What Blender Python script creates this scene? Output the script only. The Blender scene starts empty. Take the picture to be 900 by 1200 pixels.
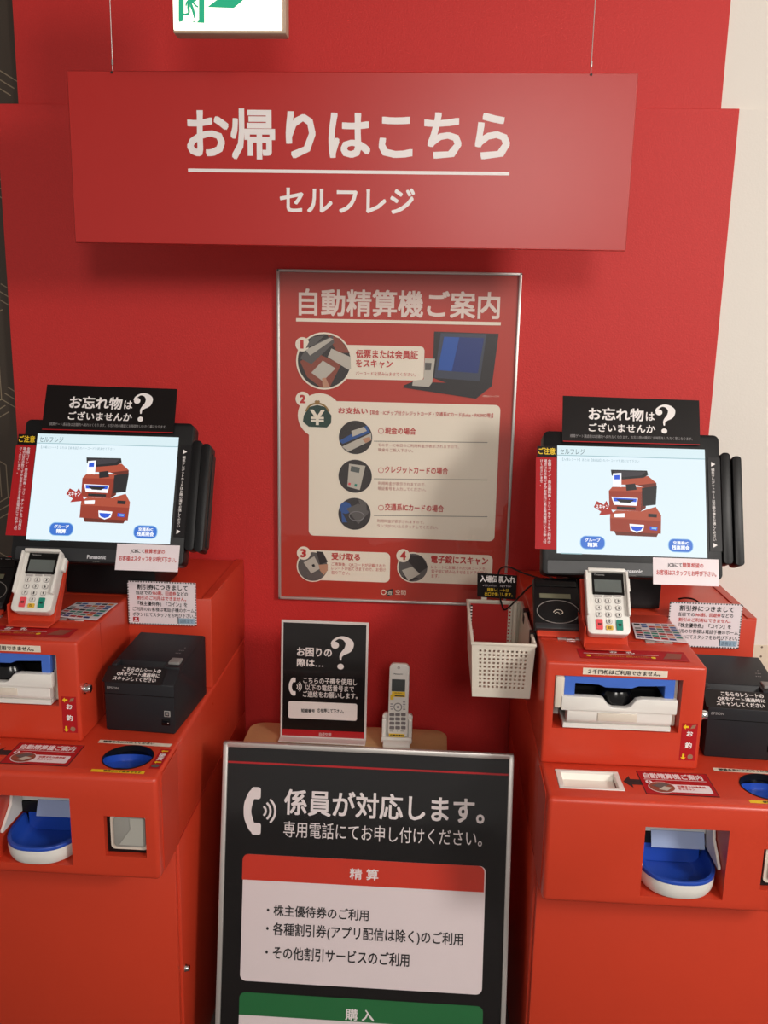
import bpy, bmesh, math, random
from mathutils import Vector, Matrix
from math import sin, cos, radians, pi
random.seed(7)
S = bpy.context.scene
C = S.collection

# ------------------------------------------------------------------ camera
FPX, PITCH, ROLL, YAW, CAMH = 1036.0, radians(11.76), radians(1.15), radians(-3.10), 1.6
FW = Vector((sin(YAW)*cos(PITCH), cos(YAW)*cos(PITCH), -sin(PITCH)))
_rt = Vector((cos(YAW), -sin(YAW), 0)); _up = _rt.cross(FW)
RT = _rt*cos(ROLL) + _up*sin(ROLL)
UP = RT.cross(FW)
CAM = Vector((0, 0, CAMH))
cd = bpy.data.cameras.new('camera'); co = bpy.data.objects.new('camera', cd); C.objects.link(co)
cd.sensor_fit = 'VERTICAL'; cd.sensor_height = 24.0; cd.lens = 24.0*FPX/1200.0
cd.clip_start = 0.05
co.matrix_world = Matrix.Translation(CAM) @ Matrix((RT, UP, -FW)).transposed().to_4x4()
S.camera = co

# ------------------------------------------------------------------ world, lights, exposure
W = bpy.data.worlds.new('shop_ambient'); S.world = W; W.use_nodes = True
bg = W.node_tree.nodes['Background']
bg.inputs[0].default_value = (1.0, 0.94, 0.88, 1); bg.inputs[1].default_value = 0.44
S.view_settings.view_transform = 'Standard'; S.view_settings.look = 'None'
S.view_settings.gamma = 1.0; S.view_settings.use_curve_mapping = False
S.view_settings.exposure = 0.0

def area(name, loc, target, sx, sy, power, col=(1.0, 0.95, 0.89)):
    l = bpy.data.lights.new(name, 'AREA'); l.shape = 'RECTANGLE'; l.size = sx; l.size_y = sy
    l.energy = power; l.color = col
    o = bpy.data.objects.new(name, l); C.objects.link(o); o.location = loc
    o.rotation_euler = (Vector(target)-Vector(loc)).to_track_quat('-Z', 'Y').to_euler()
    return o
area('ceiling_panel_light', (0.45, -1.75, 2.70), (0.35, 1.0, 0.9), 0.60, 1.2, 66)
area('ceiling_panel_light', (2.15, -0.75, 2.70), (0.9, 1.5, 0.9), 0.60, 1.2, 125)

# ------------------------------------------------------------------ materials
def lin(c):
    return tuple(((x/255.0)/12.92 if x/255.0 <= 0.04045 else (((x/255.0)+0.055)/1.055)**2.4) for x in c)
MATS = {}
def mat(name, rgb, rough=0.5, metal=0.0, bump=0.0, bscale=200.0, emit=0.0, trans=0.0, var=0.0, vscale=30.0, coat=0.0, spec=0.5, aniso=None):
    if name in MATS: return MATS[name]
    m = bpy.data.materials.new(name); m.use_nodes = True; nt = m.node_tree; b = nt.nodes['Principled BSDF']
    c = lin(rgb)+(1,)
    b.inputs['Base Color'].default_value = c
    b.inputs['Roughness'].default_value = rough; b.inputs['Metallic'].default_value = metal
    b.inputs['Specular IOR Level'].default_value = spec
    b.inputs['Coat Weight'].default_value = coat
    b.inputs['Coat Roughness'].default_value = 0.08
    if trans: b.inputs['Transmission Weight'].default_value = trans
    if emit:
        b.inputs['Emission Color'].default_value = c; b.inputs['Emission Strength'].default_value = emit
        b.inputs['Base Color'].default_value = (0.02, 0.02, 0.02, 1)
    if bump or var:
        tc = nt.nodes.new('ShaderNodeTexCoord'); n = nt.nodes.new('ShaderNodeTexNoise')
        n.inputs['Scale'].default_value = bscale; n.inputs['Detail'].default_value = 3
        if aniso:
            mp = nt.nodes.new('ShaderNodeMapping'); mp.inputs['Scale'].default_value = aniso
            nt.links.new(tc.outputs['Object'], mp.inputs[0]); nt.links.new(mp.outputs[0], n.inputs['Vector'])
        else: nt.links.new(tc.outputs['Object'], n.inputs['Vector'])
        if bump:
            bp = nt.nodes.new('ShaderNodeBump'); bp.inputs['Strength'].default_value = bump; bp.inputs['Distance'].default_value = 0.002
            nt.links.new(n.outputs['Fac'], bp.inputs['Height']); nt.links.new(bp.outputs['Normal'], b.inputs['Normal'])
        if var:
            n2 = nt.nodes.new('ShaderNodeTexNoise'); n2.inputs['Scale'].default_value = vscale; n2.inputs['Detail'].default_value = 4
            nt.links.new((mp.outputs[0] if aniso else tc.outputs['Object']), n2.inputs['Vector'])
            mx = nt.nodes.new('ShaderNodeMixRGB'); mx.inputs[1].default_value = tuple(x*(1-var) for x in c[:3])+(1,)
            mx.inputs[2].default_value = tuple(min(1, x*(1+var)) for x in c[:3])+(1,)
            nt.links.new(n2.outputs['Fac'], mx.inputs[0]); nt.links.new(mx.outputs[0], b.inputs['Base Color'])
    MATS[name] = m; return m

RED_WALL = mat('red_vinyl_wallcover', (198, 38, 35), 0.62, bump=0.35, bscale=260, var=0.10, vscale=320)
RED_WALL_UP = RED_WALL
WHITE_WALL = mat('off_white_wallcover', (230, 224, 215), 0.8, bump=0.15, bscale=200)
KIOSK = mat('orange_red_painted_steel', (198, 60, 36), 0.36, bump=0.05, bscale=500, var=0.03, vscale=8)
KIOSK_IN = mat('red_steel_inside', (170, 40, 22), 0.5)
SIGN_RED = mat('satin_red_board', (178, 34, 30), 0.36, bump=0.04, bscale=400)
WHITE = mat('white_print', (236, 230, 228), 0.5)
PLASTIC_W = mat('white_plastic', (225, 222, 216), 0.35)
PLASTIC_C = mat('cream_plastic', (214, 204, 190), 0.42)
BASKETM = mat('ivory_plastic', (212, 204, 190), 0.4)
BLACK = mat('black_plastic', (15, 15, 17), 0.4, spec=0.3, bump=0.06, bscale=900)
BLACK_G = mat('glossy_black', (9, 9, 11), 0.18, spec=0.35)
BLACK_P = mat('black_print', (20, 15, 15), 0.4, spec=0.2)
PRN = mat('charcoal_textured_plastic', (29, 30, 34), 0.5, spec=0.35, bump=0.12, bscale=900)
GREY = mat('grey_plastic', (128, 126, 124), 0.45)
SILVER = mat('brushed_aluminium', (200, 196, 192), 0.4, metal=0.6, bump=0.04, bscale=600)
CHROME = mat('chrome', (215, 215, 215), 0.12, metal=1.0)
BLUE = mat('blue_plastic', (32, 72, 172), 0.35)
BLUE_L = mat('light_blue_plastic', (66, 108, 200), 0.4)
DRED = mat('dark_red_print', (172, 26, 32), 0.5, spec=0.2)
PRED = mat('poster_red', (182, 50, 34), 0.45)
LRED = mat('red_ink', (190, 44, 40), 0.5)
YEL = mat('yellow_print', (236, 196, 30), 0.5)
GREEN = mat('green_print', (30, 108, 60), 0.45)
DGREEN = mat('dark_green_print', (28, 60, 50), 0.5)
INK = mat('black_ink', (28, 26, 28), 0.6)
PINKW = mat('pinkish_white_print', (232, 220, 224), 0.45)
PAPER = mat('paper_cream', (226, 214, 196), 0.55)
POSTP = mat('poster_cream', (238, 228, 210), 0.5)
WOOD = mat('pale_beech_laminate', (196, 158, 112), 0.45, var=0.10, vscale=8, aniso=(1.2, 14, 14))
GREYT = mat('grey_translucent', (150, 148, 142), 0.25)
PGREY = mat('photo_grey', (92, 88, 86), 0.5)
PDARK = mat('photo_dark', (48, 42, 42), 0.5)
PLITE = mat('photo_light', (190, 184, 172), 0.5)
PBLUE = mat('photo_blue', (44, 84, 150), 0.45)
PNAVY = mat('photo_deep_blue', (24, 48, 118), 0.35)
PBRN = mat('photo_brown', (140, 70, 52), 0.5)
SKIN = mat('photo_skin', (190, 140, 112), 0.5)
BTN = mat('button_grey', (150, 148, 150), 0.4)
KEYR = mat('salmon_key', (226, 78, 86), 0.4)
KEYG = mat('teal_key', (24, 132, 112), 0.4)
KEYY = mat('yellow_key', (226, 182, 60), 0.4)
LCD = mat('lcd_olive', (104, 104, 84), 0.3)
LCDG = mat('lcd_grey', (96, 102, 100), 0.25)
# things that give off light
SCR = mat('screen_white', (229, 245, 252), 0.3, emit=1.0, spec=0.15)
SCR_B = mat('screen_pale_blue', (222, 243, 249), 0.2, emit=0.95)
SCR_INK = mat('screen_grey_text', (92, 120, 130), 0.2, emit=0.8)
SCR_LINE = mat('screen_line', (150, 190, 200), 0.2, emit=0.9)
SCR_RED = mat('screen_brick_red', (158, 58, 40), 0.2, emit=0.95)
SCR_RED2 = mat('screen_brick_dark', (112, 44, 32), 0.2, emit=0.9)
SCR_ARROW = mat('screen_arrow_red', (176, 50, 42), 0.2, emit=0.95)
SCR_DK = mat('screen_dark', (34, 34, 38), 0.2, emit=0.9)
SCR_BTN = mat('screen_button_blue', (58, 118, 214), 0.2, emit=0.95)
SCR_BTN2 = mat('screen_button_light', (150, 200, 240), 0.2, emit=0.95)
SCR_BL = mat('screen_blue', (40, 90, 220), 0.2, emit=0.95)
SCR_WH = mat('screen_bright', (250, 252, 255), 0.2, emit=1.05)
LED = mat('blue_led', (70, 80, 255), 0.2, emit=3.0)
EXITW = mat('exit_panel_lit', (255, 250, 226), 0.3, emit=1.9)
EXITG = mat('exit_green_lit', (16, 168, 122), 0.3, emit=1.05)

# dark wallpaper with thin hexagon lines is real geometry further down; pegboard holes: fine relief in the material
def peg_material():
    m = bpy.data.materials.new('pegboard'); m.use_nodes = True; nt = m.node_tree; b = nt.nodes['Principled BSDF']
    b.inputs['Roughness'].default_value = 0.6
    tc = nt.nodes.new('ShaderNodeTexCoord'); mp = nt.nodes.new('ShaderNodeMapping'); mp.inputs['Scale'].default_value = (40, 0, 40)
    vo = nt.nodes.new('ShaderNodeTexVoronoi'); vo.inputs['Randomness'].default_value = 0; vo.inputs['Scale'].default_value = 1
    lt = nt.nodes.new('ShaderNodeMath'); lt.operation = 'LESS_THAN'; lt.inputs[1].default_value = 0.11
    mx = nt.nodes.new('ShaderNodeMixRGB'); mx.inputs[1].default_value = lin((222, 212, 190))+(1,); mx.inputs[2].default_value = lin((110, 92, 74))+(1,)
    nt.links.new(tc.outputs['Object'], mp.inputs[0]); nt.links.new(mp.outputs[0], vo.inputs['Vector'])
    nt.links.new(vo.outputs['Distance'], lt.inputs[0]); nt.links.new(lt.outputs[0], mx.inputs[0]); nt.links.new(mx.outputs[0], b.inputs['Base Color'])
    return m
PEG = peg_material()

def film_material(name, rough, fac, wave=0.0):
    """thin clear cover sheet: mostly see-through with a glossy reflection"""
    m = bpy.data.materials.new(name); m.use_nodes = True; nt = m.node_tree
    for n in list(nt.nodes): nt.nodes.remove(n)
    out = nt.nodes.new('ShaderNodeOutputMaterial'); mix = nt.nodes.new('ShaderNodeMixShader')
    tr = nt.nodes.new('ShaderNodeBsdfTransparent'); gl = nt.nodes.new('ShaderNodeBsdfGlossy'); gl.inputs['Roughness'].default_value = rough
    fr = nt.nodes.new('ShaderNodeLayerWeight'); pw = nt.nodes.new('ShaderNodeMath'); pw.operation = 'POWER'; pw.inputs[1].default_value = 4.0
    ad = nt.nodes.new('ShaderNodeMath'); ad.operation = 'MULTIPLY_ADD'; ad.inputs[1].default_value = 0.6; ad.inputs[2].default_value = fac
    nt.links.new(fr.outputs['Facing'], pw.inputs[0]); nt.links.new(pw.outputs[0], ad.inputs[0]); nt.links.new(ad.outputs[0], mix.inputs[0])
    nt.links.new(tr.outputs[0], mix.inputs[1]); nt.links.new(gl.outputs[0], mix.inputs[2]); nt.links.new(mix.outputs[0], out.inputs[0])
    if wave:
        tc = nt.nodes.new('ShaderNodeTexCoord'); n = nt.nodes.new('ShaderNodeTexNoise'); n.inputs['Scale'].default_value = 7
        n.inputs['Detail'].default_value = 2
        bp = nt.nodes.new('ShaderNodeBump'); bp.inputs['Strength'].default_value = wave; bp.inputs['Distance'].default_value = 0.01
        nt.links.new(tc.outputs['Object'], n.inputs['Vector']); nt.links.new(n.outputs['Fac'], bp.inputs['Height'])
        nt.links.new(bp.outputs['Normal'], gl.inputs['Normal'])
    return m
FILM = film_material('clear_acrylic_sheet', 0.04, 0.05, 0.3)
FILM_S = film_material('clear_plastic_film', 0.08, 0.035, 0.1)
FUNNEL = None

# ------------------------------------------------------------------ object helpers
LOC = {}
def root(name, label, cat, loc, group=None):
    o = bpy.data.objects.new(name, None); C.objects.link(o); o.location = loc; o.empty_display_size = 0.02
    o['label'] = label; o['category'] = cat
    if group: o['group'] = group
    LOC[o] = Vector(loc); return o
def rootloc(p):
    while p is not None:
        if p in LOC: return LOC[p]
        p = p.parent
    return Vector((0, 0, 0))
def link_mesh(name, me, m, parent=None, smooth=False):
    """me holds world coordinates"""
    o = bpy.data.objects.new(name, me); C.objects.link(o)
    L = rootloc(parent)
    if parent is not None:
        me.transform(Matrix.Translation(-L)); o.parent = parent
    me.materials.clear(); me.materials.append(m)
    if smooth:
        for p in me.polygons: p.use_smooth = True
        try: me.set_sharp_from_angle(angle=radians(40))
        except Exception: pass
    return o
def tag(o, label, cat, group=None):
    o['label'] = label; o['category'] = cat
    if group: o['group'] = group
    return o
def base_at_origin(o, loc):
    """give a one-mesh thing its origin at its base"""
    o.data.transform(Matrix.Translation(-Vector(loc))); o.location = loc; LOC[o] = Vector(loc); return o

class MB:
    def __init__(s, M=None): s.bm = bmesh.new(); s.M = M or Matrix.Identity(4)
    def _add(s, vs, fs, bev=0, seg=2, T=None, edges=None):
        t = bmesh.new(); v = [t.verts.new(p) for p in vs]
        for f in fs: t.faces.new([v[i] for i in f])
        bmesh.ops.recalc_face_normals(t, faces=t.faces)
        if bev:
            es = [e for e in t.edges if edges is None or edges(e)]
            bmesh.ops.bevel(t, geom=es, offset=bev, segments=seg, profile=0.5, affect='EDGES', clamp_overlap=True)
        if T is not None: t.transform(T)
        me = bpy.data.meshes.new('tmp'); t.to_mesh(me); t.free(); s.bm.from_mesh(me); bpy.data.meshes.remove(me); return s
    def box(s, x0, x1, y0, y1, z0, z1, bev=0, seg=2, T=None):
        vs = [(x, y, z) for x in (x0, x1) for y in (y0, y1) for z in (z0, z1)]
        return s._add(vs, [(0,1,3,2),(4,6,7,5),(0,4,5,1),(2,3,7,6),(0,2,6,4),(1,5,7,3)], bev, seg, T)
    def prism(s, prof, a0, a1, axis='x', bev=0, seg=2, T=None):
        """profile in the plane across the axis (x: (y,z), y: (x,z), z: (x,y))"""
        f = {'x': lambda a, p: (a, p[0], p[1]), 'y': lambda a, p: (p[0], a, p[1]), 'z': lambda a, p: (p[0], p[1], a)}[axis]
        n = len(prof); vs = [f(a0, p) for p in prof]+[f(a1, p) for p in prof]
        fs = [tuple(range(n)), tuple(range(n, 2*n))]+[(i, (i+1) % n, n+(i+1) % n, n+i) for i in range(n)]
        return s._add(vs, fs, bev, seg, T)
    def rr(s, x0, x1, y0, y1, r, z0, z1, bev=0, seg=2, T=None, n=5):
        return s.prism(rrpts(x0, y0, x1, y1, r, n), z0, z1, 'z', bev, seg, T)
    def frust(s, bot, top, T=None, bev=0, seg=2):
        n = len(bot)
        return s._add(list(bot)+list(top), [tuple(range(n)), tuple(range(n, 2*n))]+[(i, (i+1) % n, n+(i+1) % n, n+i) for i in range(n)], bev, seg, T)
    def lathe(s, prof, c=(0, 0, 0), axis='z', n=32, sx=1, sy=1, closed=False):
        vs = []; fs = []
        for r, h in prof:
            for k in range(n):
                a = 2*pi*k/n; p = (r*cos(a)*sx, r*sin(a)*sy, h)
                if axis == 'y': p = (p[0], h, p[1])
                if axis == 'x': p = (h, p[0], p[1])
                vs.append((p[0]+c[0], p[1]+c[1], p[2]+c[2]))
        m = len(prof)
        for i in range(m-1):
            for k in range(n): fs.append((i*n+k, i*n+(k+1) % n, (i+1)*n+(k+1) % n, (i+1)*n+k))
        if closed: fs += [tuple(range(n)), tuple((m-1)*n+k for k in range(n))]
        return s._add(vs, fs)
    def cyl(s, c, r, h0, h1, axis='z', n=24, bev=0):
        prof = [(r, h0), (r, h1)]
        if bev: prof = [(r-bev, h0), (r, h0+bev), (r, h1-bev), (r-bev, h1)]
        return s.lathe(prof, c, axis, n, closed=True)
    def tube(s, pts, r, n=8, smooth=True):
        P = [Vector(p) for p in pts]
        if smooth:
            Q = []
            for i in range(len(P)-1):
                a = P[max(i-1, 0)]; b = P[i]; c = P[i+1]; d = P[min(i+2, len(P)-1)]
                for k in range(6):
                    t = k/6; Q.append(0.5*((2*b)+(c-a)*t+(2*a-5*b+4*c-d)*t*t+(3*b-a-3*c+d)*t**3))
            Q.append(P[-1]); P = Q
        vs = []; fs = []; up = Vector((0.01, 0.02, 1)).normalized()
        for i, p in enumerate(P):
            t = (P[min(i+1, len(P)-1)]-P[max(i-1, 0)]).normalized()
            u = up.cross(t)
            if u.length < 1e-3: u = Vector((1, 0, 0))
            u.normalize(); w = t.cross(u)
            up = w
            for k in range(n):
                a = 2*pi*k/n; vs.append(tuple(p+u*cos(a)*r+w*sin(a)*r))
        m = len(P)
        for i in range(m-1):
            for k in range(n): fs.append((i*n+k, i*n+(k+1) % n, (i+1)*n+(k+1) % n, (i+1)*n+k))
        fs += [tuple(range(n)), tuple((m-1)*n+k for k in range(n))]
        return s._add(vs, fs)
    def mesh(s, name='m'):
        s.bm.transform(s.M); me = bpy.data.meshes.new(name); s.bm.to_mesh(me); s.bm.free(); return me
    def build(s, name, m, parent=None, smooth=True):
        return link_mesh(name, s.mesh(name), m, parent, smooth)

def rrpts(x0, y0, x1, y1, r, n=5):
    if r <= 0: return [(x0, y0), (x1, y0), (x1, y1), (x0, y1)]
    out = []
    for cx, cy, a0 in ((x1-r, y0+r, -90), (x1-r, y1-r, 0), (x0+r, y1-r, 90), (x0+r, y0+r, 180)):
        for k in range(n+1):
            a = radians(a0+90*k/n); out.append((cx+r*cos(a), cy+r*sin(a)))
    return out

def carve(body, cutters):
    """cut pockets out of a body: meshes in, mesh out"""
    b = bpy.data.objects.new('b', body); C.objects.link(b); tmp = []
    for me in cutters:
        c = bpy.data.objects.new('c', me); C.objects.link(c); tmp.append(c)
        md = b.modifiers.new('cut', 'BOOLEAN'); md.operation = 'DIFFERENCE'; md.solver = 'EXACT'; md.object = c
    dg = bpy.context.evaluated_depsgraph_get()
    out = bpy.data.meshes.new_from_object(b.evaluated_get(dg))
    for o in tmp+[b]: bpy.data.objects.remove(o)
    return out

def dup(o, parent=None):
    c = o.copy(); C.objects.link(c); c.parent = parent
    for ch in list(o.children): dup(ch, c)
    return c

def text_mesh(s, bold=0.0, vertical=False, res=2, lead=1.0):
    c = bpy.data.curves.new('t', 'FONT'); c.size = 1; c.resolution_u = res; c.align_x = 'CENTER' if vertical else 'LEFT'
    c.body = '\n'.join(s) if vertical else s
    if vertical: c.space_line = lead
    o = bpy.data.objects.new('t', c); C.objects.link(o)
    dg = bpy.context.evaluated_depsgraph_get(); me = bpy.data.meshes.new_from_object(o.evaluated_get(dg))
    bpy.data.objects.remove(o); bpy.data.curves.remove(c)
    vs = [v.co.copy() for v in me.vertices]; fs = [tuple(p.vertices) for p in me.polygons]; bpy.data.meshes.remove(me)
    if bold:
        V = []; F = []
        for k in range(8):
            n = len(V); ox, oy = ((1, 1), (1, -1), (-1, 1), (-1, -1), (1, 0), (-1, 0), (0, 1), (0, -1))[k]
            V += [v+Vector((bold*ox*.92, bold*oy*.92, k*0.00001)) for v in vs]; F += [tuple(i+n for i in f) for f in fs]
        vs, fs = V, F
    return vs, fs

LAY = 0.00035
SPLIT = {'caption_panel', 'picture_rim', 'number_disc', 'pointer_mark', 'money_picture', 'picture', 'pictured_opening'}
class Sheet:
    """a flat printed face at its real place; photo measurements are carried onto its plane along the sight line"""
    def __init__(s, parent, O, U, V, shift=(0, 0, 0), raw=False):
        s.parent = parent; s.O = Vector(O); s.U = Vector(U).normalized(); s.V = Vector(V).normalized(); s.N = s.U.cross(s.V)
        s.shift = Vector(shift); s.raw = raw
    def uv(s, x, y):
        if s.raw: return (x, y)
        d = FW+RT*(x-450)/FPX-UP*(y-600)/FPX; o = CAM+s.shift
        t = (s.O-o).dot(s.N)/d.dot(s.N); p = o+d*t-s.O
        return (p.dot(s.U), p.dot(s.V))
    def P(s, u, v, n=0): return s.O+s.U*u+s.V*v+s.N*n
    def box(s, x0, y0, x1, y1):
        if s.raw: return x0, x1, min(y0, y1), max(y0, y1)
        xm = (x0+x1)/2; ym = (y0+y1)/2
        return s.uv(x0, ym)[0], s.uv(x1, ym)[0], s.uv(xm, y1)[1], s.uv(xm, y0)[1]
    def R(s, x0, y0, x1, y1, r=0):
        a, b, c, d = s.box(x0, y0, x1, y1); k = (b-a)/abs(x1-x0) if not s.raw else 1
        return rrpts(a, c, b, d, r*k)
    def E(s, cx, cy, rx, ry=None, n=36):
        ry = ry or rx; a, b, c, d = s.box(cx-rx, cy-ry, cx+rx, cy+ry)
        return [((a+b)/2+(b-a)/2*cos(2*pi*k/n), (c+d)/2+(d-c)/2*sin(2*pi*k/n)) for k in range(n)]
    def EC(s, cx, cy, r, n=36):
        a, b, c, d = s.box(cx-r, cy-r, cx+r, cy+r); R = (b-a)/2
        return [((a+b)/2+R*cos(2*pi*k/n), (c+d)/2+R*sin(2*pi*k/n)) for k in range(n)]
    def G(s, pts): return [s.uv(*p) for p in pts]
    def K(s, pts, sub=5):
        """brush stroke with a half-width at every point -> list of quads"""
        P = [Vector((*s.uv(p[0], p[1]), 0)) for p in pts]
        k = 1 if s.raw else abs(s.uv(pts[0][0]+10, pts[0][1])[0]-s.uv(pts[0][0], pts[0][1])[0])/10
        H = [p[2]*k for p in pts]; Q = []; W_ = []
        for i in range(len(P)-1):
            a = P[max(i-1, 0)]; b = P[i]; c = P[i+1]; d = P[min(i+2, len(P)-1)]
            for j in range(sub):
                t = j/sub; Q.append(0.5*((2*b)+(c-a)*t+(2*a-5*b+4*c-d)*t*t+(3*b-a-3*c+d)*t**3)); W_.append(H[i]*(1-t)+H[i+1]*t)
        Q.append(P[-1]); W_.append(H[-1]); L = []; Rr = []
        for i, q in enumerate(Q):
            t = (Q[min(i+1, len(Q)-1)]-Q[max(i-1, 0)]).normalized(); nn = Vector((-t.y, t.x, 0))
            L.append(q+nn*W_[i]); Rr.append(q-nn*W_[i])
        return [[(L[i].x, L[i].y), (Rr[i].x, Rr[i].y), (Rr[i+1].x, Rr[i+1].y), (L[i+1].x, L[i+1].y)] for i in range(len(Q)-1)]
    def draw(s, name, m, shapes, layer=1, parent=None, h=0.0):
        """flat prints, or plates of thickness h standing on the layer"""
        if name in SPLIT and len(shapes) > 1:
            for i, q in enumerate(shapes): o = s.draw(name, m, [q], layer+i*.06, parent, h)
            return o
        vs = []; fs = []
        for ii, sh in enumerate(shapes):
            n0 = layer*LAY+(ii % 30)*3e-6
            k = len(vs); n = len(sh)
            area2 = sum(sh[i][0]*sh[(i+1) % n][1]-sh[(i+1) % n][0]*sh[i][1] for i in range(n))
            if area2 < 0: sh = sh[::-1]
            vs += [tuple(s.P(u, v, n0+h)) for u, v in sh]; fs.append(tuple(range(k, k+n)))
            if h:
                vs += [tuple(s.P(u, v, n0)) for u, v in sh]
                fs.append(tuple(range(k+2*n-1, k+n-1, -1)))
                fs += [(k+i, k+n+i, k+n+(i+1) % n, k+(i+1) % n) for i in range(n)]
        me = bpy.data.meshes.new(name); me.from_pydata(vs, [], fs); me.validate()
        return link_mesh(name, me, m, parent or s.parent)
    def fit(s, vs, fs, bb, m, layer, name, parent):
        a, b, c, d = bb
        x0 = min(v[0] for v in vs); x1 = max(v[0] for v in vs); y0 = min(v[1] for v in vs); y1 = max(v[1] for v in vs)
        V = [tuple(s.P(a+(v[0]-x0)/(x1-x0)*(b-a), c+(v[1]-y0)/(y1-y0)*(d-c), layer*LAY+v[2])) for v in vs]
        me = bpy.data.meshes.new(name); me.from_pydata(V, [], fs)
        return link_mesh(name, me, m, parent or s.parent)
    def text(s, t, x0, y0, x1, y1, m, layer=2, bold=0.0, vertical=False, name='lettering', parent=None, lead=1.0):
        vs, fs = text_mesh(t, bold, vertical, lead=lead)
        return s.fit(vs, fs, s.box(x0, y0, x1, y1), m, layer, name, parent)
    def qmark(s, x0, y0, x1, y1, m, layer=2, parent=None):
        a, b, c, d = s.box(x0, y0, x1, y1); r = Sheet(None, (0, 0, 0), (1, 0, 0), (0, 1, 0), raw=True)
        sh = r.K([(.02, .76, .03), (.06, .86, .035), (.2, .965, .03), (.36, .955, .06), (.50, .82, .115), (.47, .64, .11), (.33, .50, .06), (.27, .40, .035), (.27, .28, .018)])
        sh += [r.E(.11, .74, .105), r.E(.27, .09, .088)]
        X = [p[0] for q in sh for p in q]; Y = [p[1] for q in sh for p in q]; ax, bx, ay, by = min(X), max(X), min(Y), max(Y)
        sh = [[(a+(p[0]-ax)/(bx-ax)*(b-a), c+(p[1]-ay)/(by-ay)*(d-c)) for p in q] for q in sh]
        return s.draw('question_mark', m, sh, layer, parent)

# ------------------------------------------------------------------ setting
WY = 2.18
def setting(name, mb, m, **k):
    o = mb.build(name, m, None, smooth=False); o['kind'] = 'structure'; return o
setting('wall_back', MB().box(-1.055, .667, WY, WY+.03, 0, 2.10, .001, 1), RED_WALL)
setting('wall_back_upper', MB().box(-1.003, .628, WY+.008, WY+.03, 2.10, 2.75), RED_WALL_UP)
setting('wall_back_pale', MB().box(.667, 2.6, WY+.004, WY+.03, .83, 2.10), WHITE_WALL)
setting('wall_back_pale_upper', MB().box(.628, 2.6, WY+.012, WY+.03, 2.10, 2.75), WHITE_WALL)
setting('wall_back_pegboard', MB().box(.667, 2.6, WY+.002, WY+.03, 0, .83), PEG)
DARKW = mat('dark_brown_wallpaper', (62, 52, 42), 0.6, bump=0.1, bscale=150)
LINEW = mat('wallpaper_line', (134, 120, 98), 0.5)
dw = setting('wall_left', MB().box(-3.2, -.9, WY+.031, WY+.06, 0, 2.75), DARKW)
hx = []
r_ = .085; wsheet = Sheet(None, (0, WY+.031, 0), (1, 0, 0), (0, 0, 1), raw=True)
for i in range(-17, -7):
    for j in range(3, 22):
        cx = i*r_*1.732+(r_*.866 if j % 2 else 0); cz = j*r_*1.5
        if cx < -2.2: continue
        for k in range(3):
            a = radians(90+120*k)
            for e in (0, .018, .036) if (i+j) % 2 else (0,):
                ax, az = cx+e*cos(a+pi/2), cz+e*sin(a+pi/2)
                hx += wsheet.K([(ax, az, .0013), (ax+r_*cos(a), az+r_*sin(a), .0013)], 1)
lo = wsheet.draw('wallpaper_lines', LINEW, hx, 2); lo.parent = dw; lo['kind'] = 'stuff'
FLOORM = mat('grey_carpet_tile', (92, 84, 80), 0.9, bump=0.3, bscale=120, var=.15, vscale=90)
setting('floor', MB().box(-3.2, 2.6, -2.4, WY+.06, -.05, 0), FLOORM)
setting('ceiling', MB().box(-3.2, 2.6, -2.4, WY+.06, 2.75, 2.8), WHITE_WALL)

# ------------------------------------------------------------------ hanging sign
SY = 1.85
hs = root('hanging_sign', 'wide red sign board hung on two wires with large white Japanese lettering', 'sign', (-.188, SY, 1.76))
MB().box(-.7465, .3705, SY, SY+.012, 1.759, 2.0865, .0015, 1).build('board', SIGN_RED, hs)
sh = Sheet(hs, (0, SY, 0), (1, 0, 0), (0, 0, 1))
sh.text('お帰りはこちら', 219, 128, 598, 188, WHITE, 1, .026)
sh.draw('underline', WHITE, [sh.R(220.5, 199.5, 597, 203.5)], 1)
sh.text('セルフレジ', 328, 220, 486, 250, WHITE, 1, .02)
for px in (131, 693):
    u, v = sh.uv(px, 84)
    w = MB().tube([(u, SY+.006, 2.075), (u-.001, SY+.006, 2.75)], .0008, 6, False).build('wire', SILVER, hs)
    MB().cyl((u, SY+.006, 0), .0022, 2.098, 2.108, n=10).build('crimp', CHROME, w)
    MB().lathe([(.0022, -.008), (.0022, .008)], (u, SY+.006, 2.083), 'y', 12, closed=True).build('hook', INK, w)

# ------------------------------------------------------------------ exit sign
EY = 1.70
ex = root('exit_sign', 'lit white and green emergency exit sign hanging above the red board', 'sign', (-.39, EY, 2.11))
eS = Sheet(ex, (0, EY, 0), (1, 0, 0), (0, 0, 1))
u0, u1, v0, _ = eS.box(201, -60, 331, 36)
SILL = mat('beige_housing', (176, 150, 128), 0.5)
MB().box(u0, u1+.006, EY+.002, EY+.035, v0-.004, v0+.20, .003).build('housing', SILL, ex)
MB().cyl(((u0+u1)/2, EY+.02, 0), .008, v0+.20, 2.75, n=14).build('hanging_rod', PLASTIC_W, ex)
MB().box(u0+.002, u1-.001, EY-.001, EY+.004, v0+.001, v0+.198, .001, 1).build('lit_panel', EXITW, ex)
T6 = lambda pts: [(180+p[0]/5, p[1]/5)+tuple(q/5 for q in p[2:]) for p in pts]
eS2 = Sheet(ex, (0, EY-.001, 0), (1, 0, 0), (0, 0, 1))
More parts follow.
